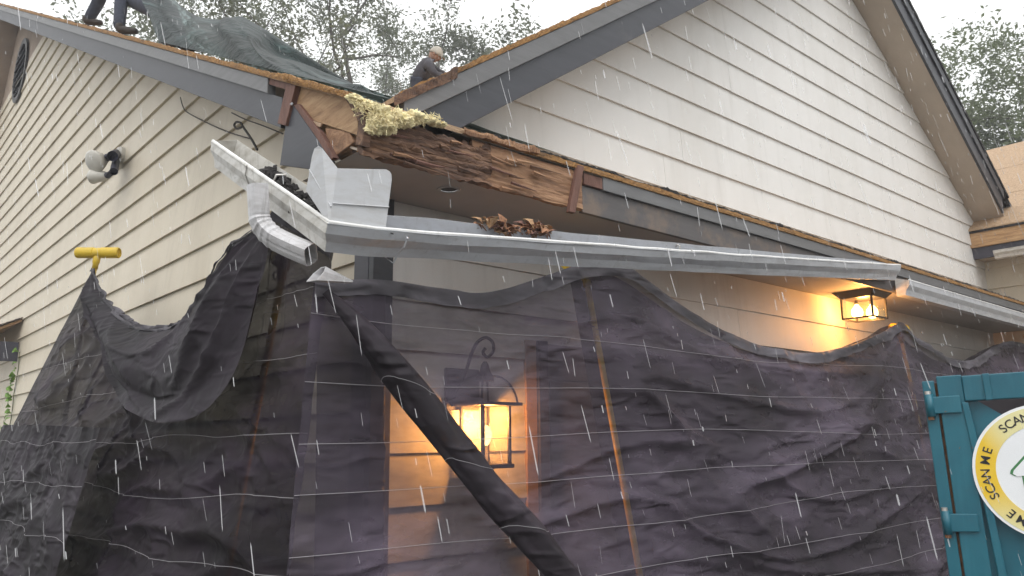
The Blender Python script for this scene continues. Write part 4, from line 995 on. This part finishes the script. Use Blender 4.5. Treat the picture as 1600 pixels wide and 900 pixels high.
    for i in range(hi_):
        ph = math.pi * .52 * i / (hi_ - 1); P.append([head + (fc * math.sin(ph) * math.cos(2 * math.pi * k / 20) * .106 + sd_ * math.sin(ph) * math.sin(2 * math.pi * k / 20) * .086) * PS + up * (math.cos(ph) * .125 + .012) * PS for k in range(21)])
    mb.grid(P).build('cap' if cap else 'hair', cap or 'sticker_black', t, True, solid=.004)
    if cap:
        Q = [[head + (up * (.022 - .01 * a) + fc * (.09 + .075 * a * math.cos(b * 1.1)) + sd_ * (.08 * math.sin(b * 1.4))) * PS for b in (-1, -.6, -.2, .2, .6, 1)] for a in (0, .5, 1)]
        MB().grid(Q).build('visor', cap, t, True, solid=.005)
    return t
# person kneeling on the cross gable slope
dk = 9.6
up = V((0, 0, 1)); back = (ROT @ V((0, 0, -1)))
hipK = atD(650, 122, dk); K_ = dk / F
def KP(px, py, d=0): return atD(px - 4, py + 9, dk + d)
J = dict(hip=KP(657, 122), chest=KP(668, 98), neck=KP(679, 86), head=KP(684, 77), shL=KP(673, 91, .16), shR=KP(673, 92, -.16), elL=KP(690, 104, .18), elR=KP(685, 108, -.2), haL=KP(702, 107, .12), haR=KP(700, 110, -.12),
         knL=KP(682, 142, .1), knR=KP(684, 143, -.1), footL=KP(655, 156, .1), footR=KP(656, 157, -.1))
PS = .80
person('worker in grey shirt and pale cap bent over on the gable roof slope', J, 'grey_shirt', 'denim', 'cap_cloth', (RIGHT * 1 + V((0, 0, -.45))).normalized())
PS = 1.0
# person standing on the left roof, seen from the shins down
fA = onX(134, 31, -.30); fB = onX(186, 44, -.22)
fA.z = zr(fA.y) + .02; fB.z = zr(fB.y) + .02
hipP = (fA + fB) / 2 + V((.05, .12, .88)); sdv = V((0, 1, 0))
J = dict(hip=hipP, chest=hipP + V((.1, .0, .38)), neck=hipP + V((.14, 0, .58)), head=hipP + V((.17, 0, .74)), shL=hipP + V((.12, .19, .5)), shR=hipP + V((.12, -.19, .5)), elL=hipP + V((.05, .30, .25)), elR=hipP + V((.1, -.30, .25)), haL=hipP + V((.22, .26, .05)), haR=hipP + V((.25, -.26, .05)),
         knL=lerp(fA, hipP, .5) + V((.05, .14, -.02)), knR=lerp(fB, hipP, .5) + V((.05, -.12, -.02)), footL=fA, footR=fB)
person('worker in dark jeans standing at the left roof edge, cut off by the frame', J, 'navy_cloth', 'denim', None, V((.8, -.6, 0)))
# person crouching next to the tarp
def QP(px, py, x): return onX(px, py, x)
hq = QP(214, -2, .05); f1 = QP(262, 66, -.05); f2 = QP(288, 72, .2); f1.z = zr(f1.y) + .02; f2.z = zr(f2.y) + .02
J = dict(hip=hq, chest=hq + V((.05, -.25, .33)), neck=hq + V((.05, -.42, .46)), head=hq + V((.05, -.55, .56)), shL=hq + V((.24, -.32, .40)), shR=hq + V((-.14, -.32, .40)), elL=hq + V((.28, -.45, .14)), elR=hq + V((-.18, -.5, .16)), haL=hq + V((.2, -.65, .05)), haR=hq + V((-.1, -.7, .05)),
         knL=QP(268, 14, .25), knR=QP(250, 22, -.05), footL=f2, footR=f1)
person('worker in dark blue clothes crouching beside the green tarp', J, 'navy_cloth', 'navy_cloth', None, V((.2, -1, -.3)).normalized())

# ================================================================== TREES
def tree(name, label, base, h, spread, seed, mat, leafn, ls, lowest=.35, levels=5, dens=.36, lean=V((0, 0, 0))):
    rr = random.Random(seed); t = thing(name, label, 'tree', base, 'trees behind the house')
    tr_ = MB(); tips = []
    def grow(p, d, L, r, lev):
        n_ = 4; pts = [p]; rs = [r]; q = p.copy(); dd = d.copy()
        for i in range(n_):
            dd = (dd + V((rr.gauss(0, .16), rr.gauss(0, .16), rr.gauss(0, .10) + .03))).normalized(); q = q + dd * L / n_; pts.append(q.copy()); rs.append(lerp(r, r * .6, (i + 1) / n_))
        tr_.tube(pts, rs, 7 if lev < 2 else 5 if lev < 4 else 3, False)
        if lev >= levels - 2: tips.extend((lerp(a, b, rr.random()), lev) for a, b in zip(pts, pts[1:]) for _ in range(2))
        if lev >= levels: return
        for k in range(rr.choice((2, 3, 3)) if lev else 4):
            ax = V((rr.gauss(0, 1), rr.gauss(0, 1), rr.gauss(0, .45) + .25)); nd = (dd * .75 + ax.normalized() * rr.uniform(.6, 1.0)).normalized()
            if lev == 0: nd = (V((math.cos(k * 1.57 + seed), math.sin(k * 1.57 + seed), 0)) * spread + V((0, 0, .8)) + lean).normalized()
            grow(pts[-1] if rr.random() < .6 else pts[-2], nd, L * rr.uniform(.62, .84), rs[-1] * rr.uniform(.6, .8), lev + 1)
    grow(V(base), V((0, 0, 1)), h * lowest, h * .022, 0)
    tr_.build('trunk', 'bark', t, True)
    mb = MB(); rr.shuffle(tips); tips = tips[:int(len(tips) * dens)]
    for _ in range(leafn):
        c, lev = tips[int(rr.random() * len(tips))]; s_ = ls * rr.uniform(.6, 1.3)
        c = c + V((rr.gauss(0, 1), rr.gauss(0, 1), rr.gauss(0, .8))) * ls * 3.0
        a = V((rr.gauss(0, 1), rr.gauss(0, 1), rr.gauss(0, .6))).normalized(); b = a.cross(V((rr.gauss(0, 1), rr.gauss(0, 1), rr.gauss(0, 1)))).normalized()
        mb.add([c - a * s_, c + b * s_ * .45 - a * s_ * .1, c + a * s_, c - b * s_ * .45 + a * s_ * .1], [(0, 1, 2, 3)])
    mb.build('crown', mat, t)
    return t
tree('oak_tree', 'big grey-green tree with a forked trunk behind the roof valley', (11.2, 20.6, 0), 21, .75, 5, 'oak_leaves', 29000, .075)
tree('oak_tree', 'leafy tree rising behind the tarp on the left roof', (6.5, 24.5, 0), 21, .7, 9, 'oak_leaves', 15000, .075)
tree('shade_tree', 'green leafy tree at the upper right behind the wing roof', (22.5, 3.4, 0), 15, .8, 14, 'side_leaves', 30000, .075)

# ================================================================== RAIN
rr = random.Random(99); mb = MB(); fall = (RIGHT * .20 + V((0, 0, -1))).normalized(); cnt = 0
sdx = RIGHT; sdy = fall.cross(RIGHT).normalized()
while cnt < 12000:
    p = V((rr.uniform(-5, 8), rr.uniform(-4.5, 5), rr.uniform(.1, 7)))
    if (p - CAM).length < 1.0: continue
    if p.y > -.78 and p.x > -.62 and p.z < zr(p.y) + .1: continue
    if p.y > -.5 and 0 < p.x < 10 and p.z < min(gl(p.x), gr(p.x)) + .5: continue
    dist = (p - CAM).length
    d = fall + V((rr.gauss(0, .05), rr.gauss(0, .05), 0)); L = rr.choice((.02, .03, .05, .09)) * rr.uniform(.7, 1.3); w = rr.choice((.0004, .0006, .0008, .0012)) * rr.uniform(.7, 1.2) * (1 + .15 * dist)
    a, b = p, p + d * L; m, m2 = lerp(a, b, .12), lerp(a, b, .9)
    mb.add([a, m + sdx * w, m + sdy * w, m - sdx * w, m - sdy * w, m2 + sdx * w, m2 + sdy * w, m2 - sdx * w, m2 - sdy * w, b], [(0, 1, 2), (0, 2, 3), (0, 3, 4), (0, 4, 1), (1, 5, 6, 2), (2, 6, 7, 3), (3, 7, 8, 4), (4, 8, 5, 1), (9, 6, 5), (9, 7, 6), (9, 8, 7), (9, 5, 8)]); cnt += 1
rn = mb.build('rain', 'rain_water', None, origin=(0, 0, 0)); tag(rn, 'falling rain drops in the air in front of the house', 'rain', None, 'stuff')
# ================================================================== HAZE (wet air)
hz = bpy.data.materials.new('wet_air'); hz.use_nodes = True; t = hz.node_tree; t.nodes.clear()
pv = t.nodes.new('ShaderNodeVolumePrincipled'); pv.inputs['Color'].default_value = (.95, .97, 1, 1); pv.inputs['Density'].default_value = .004
om = t.nodes.new('ShaderNodeOutputMaterial'); t.links.new(pv.outputs[0], om.inputs['Volume']); MATS['wet_air'] = hz
tag(MB().box((-61, -61, -1.3), (81, 81, 34)).build('haze', 'wet_air', None, origin=(0, 0, 0)), 'thin wet haze in the rainy air', 'haze', None, 'stuff')
for o in bpy.data.objects:
    if '_o' in o: del o['_o']
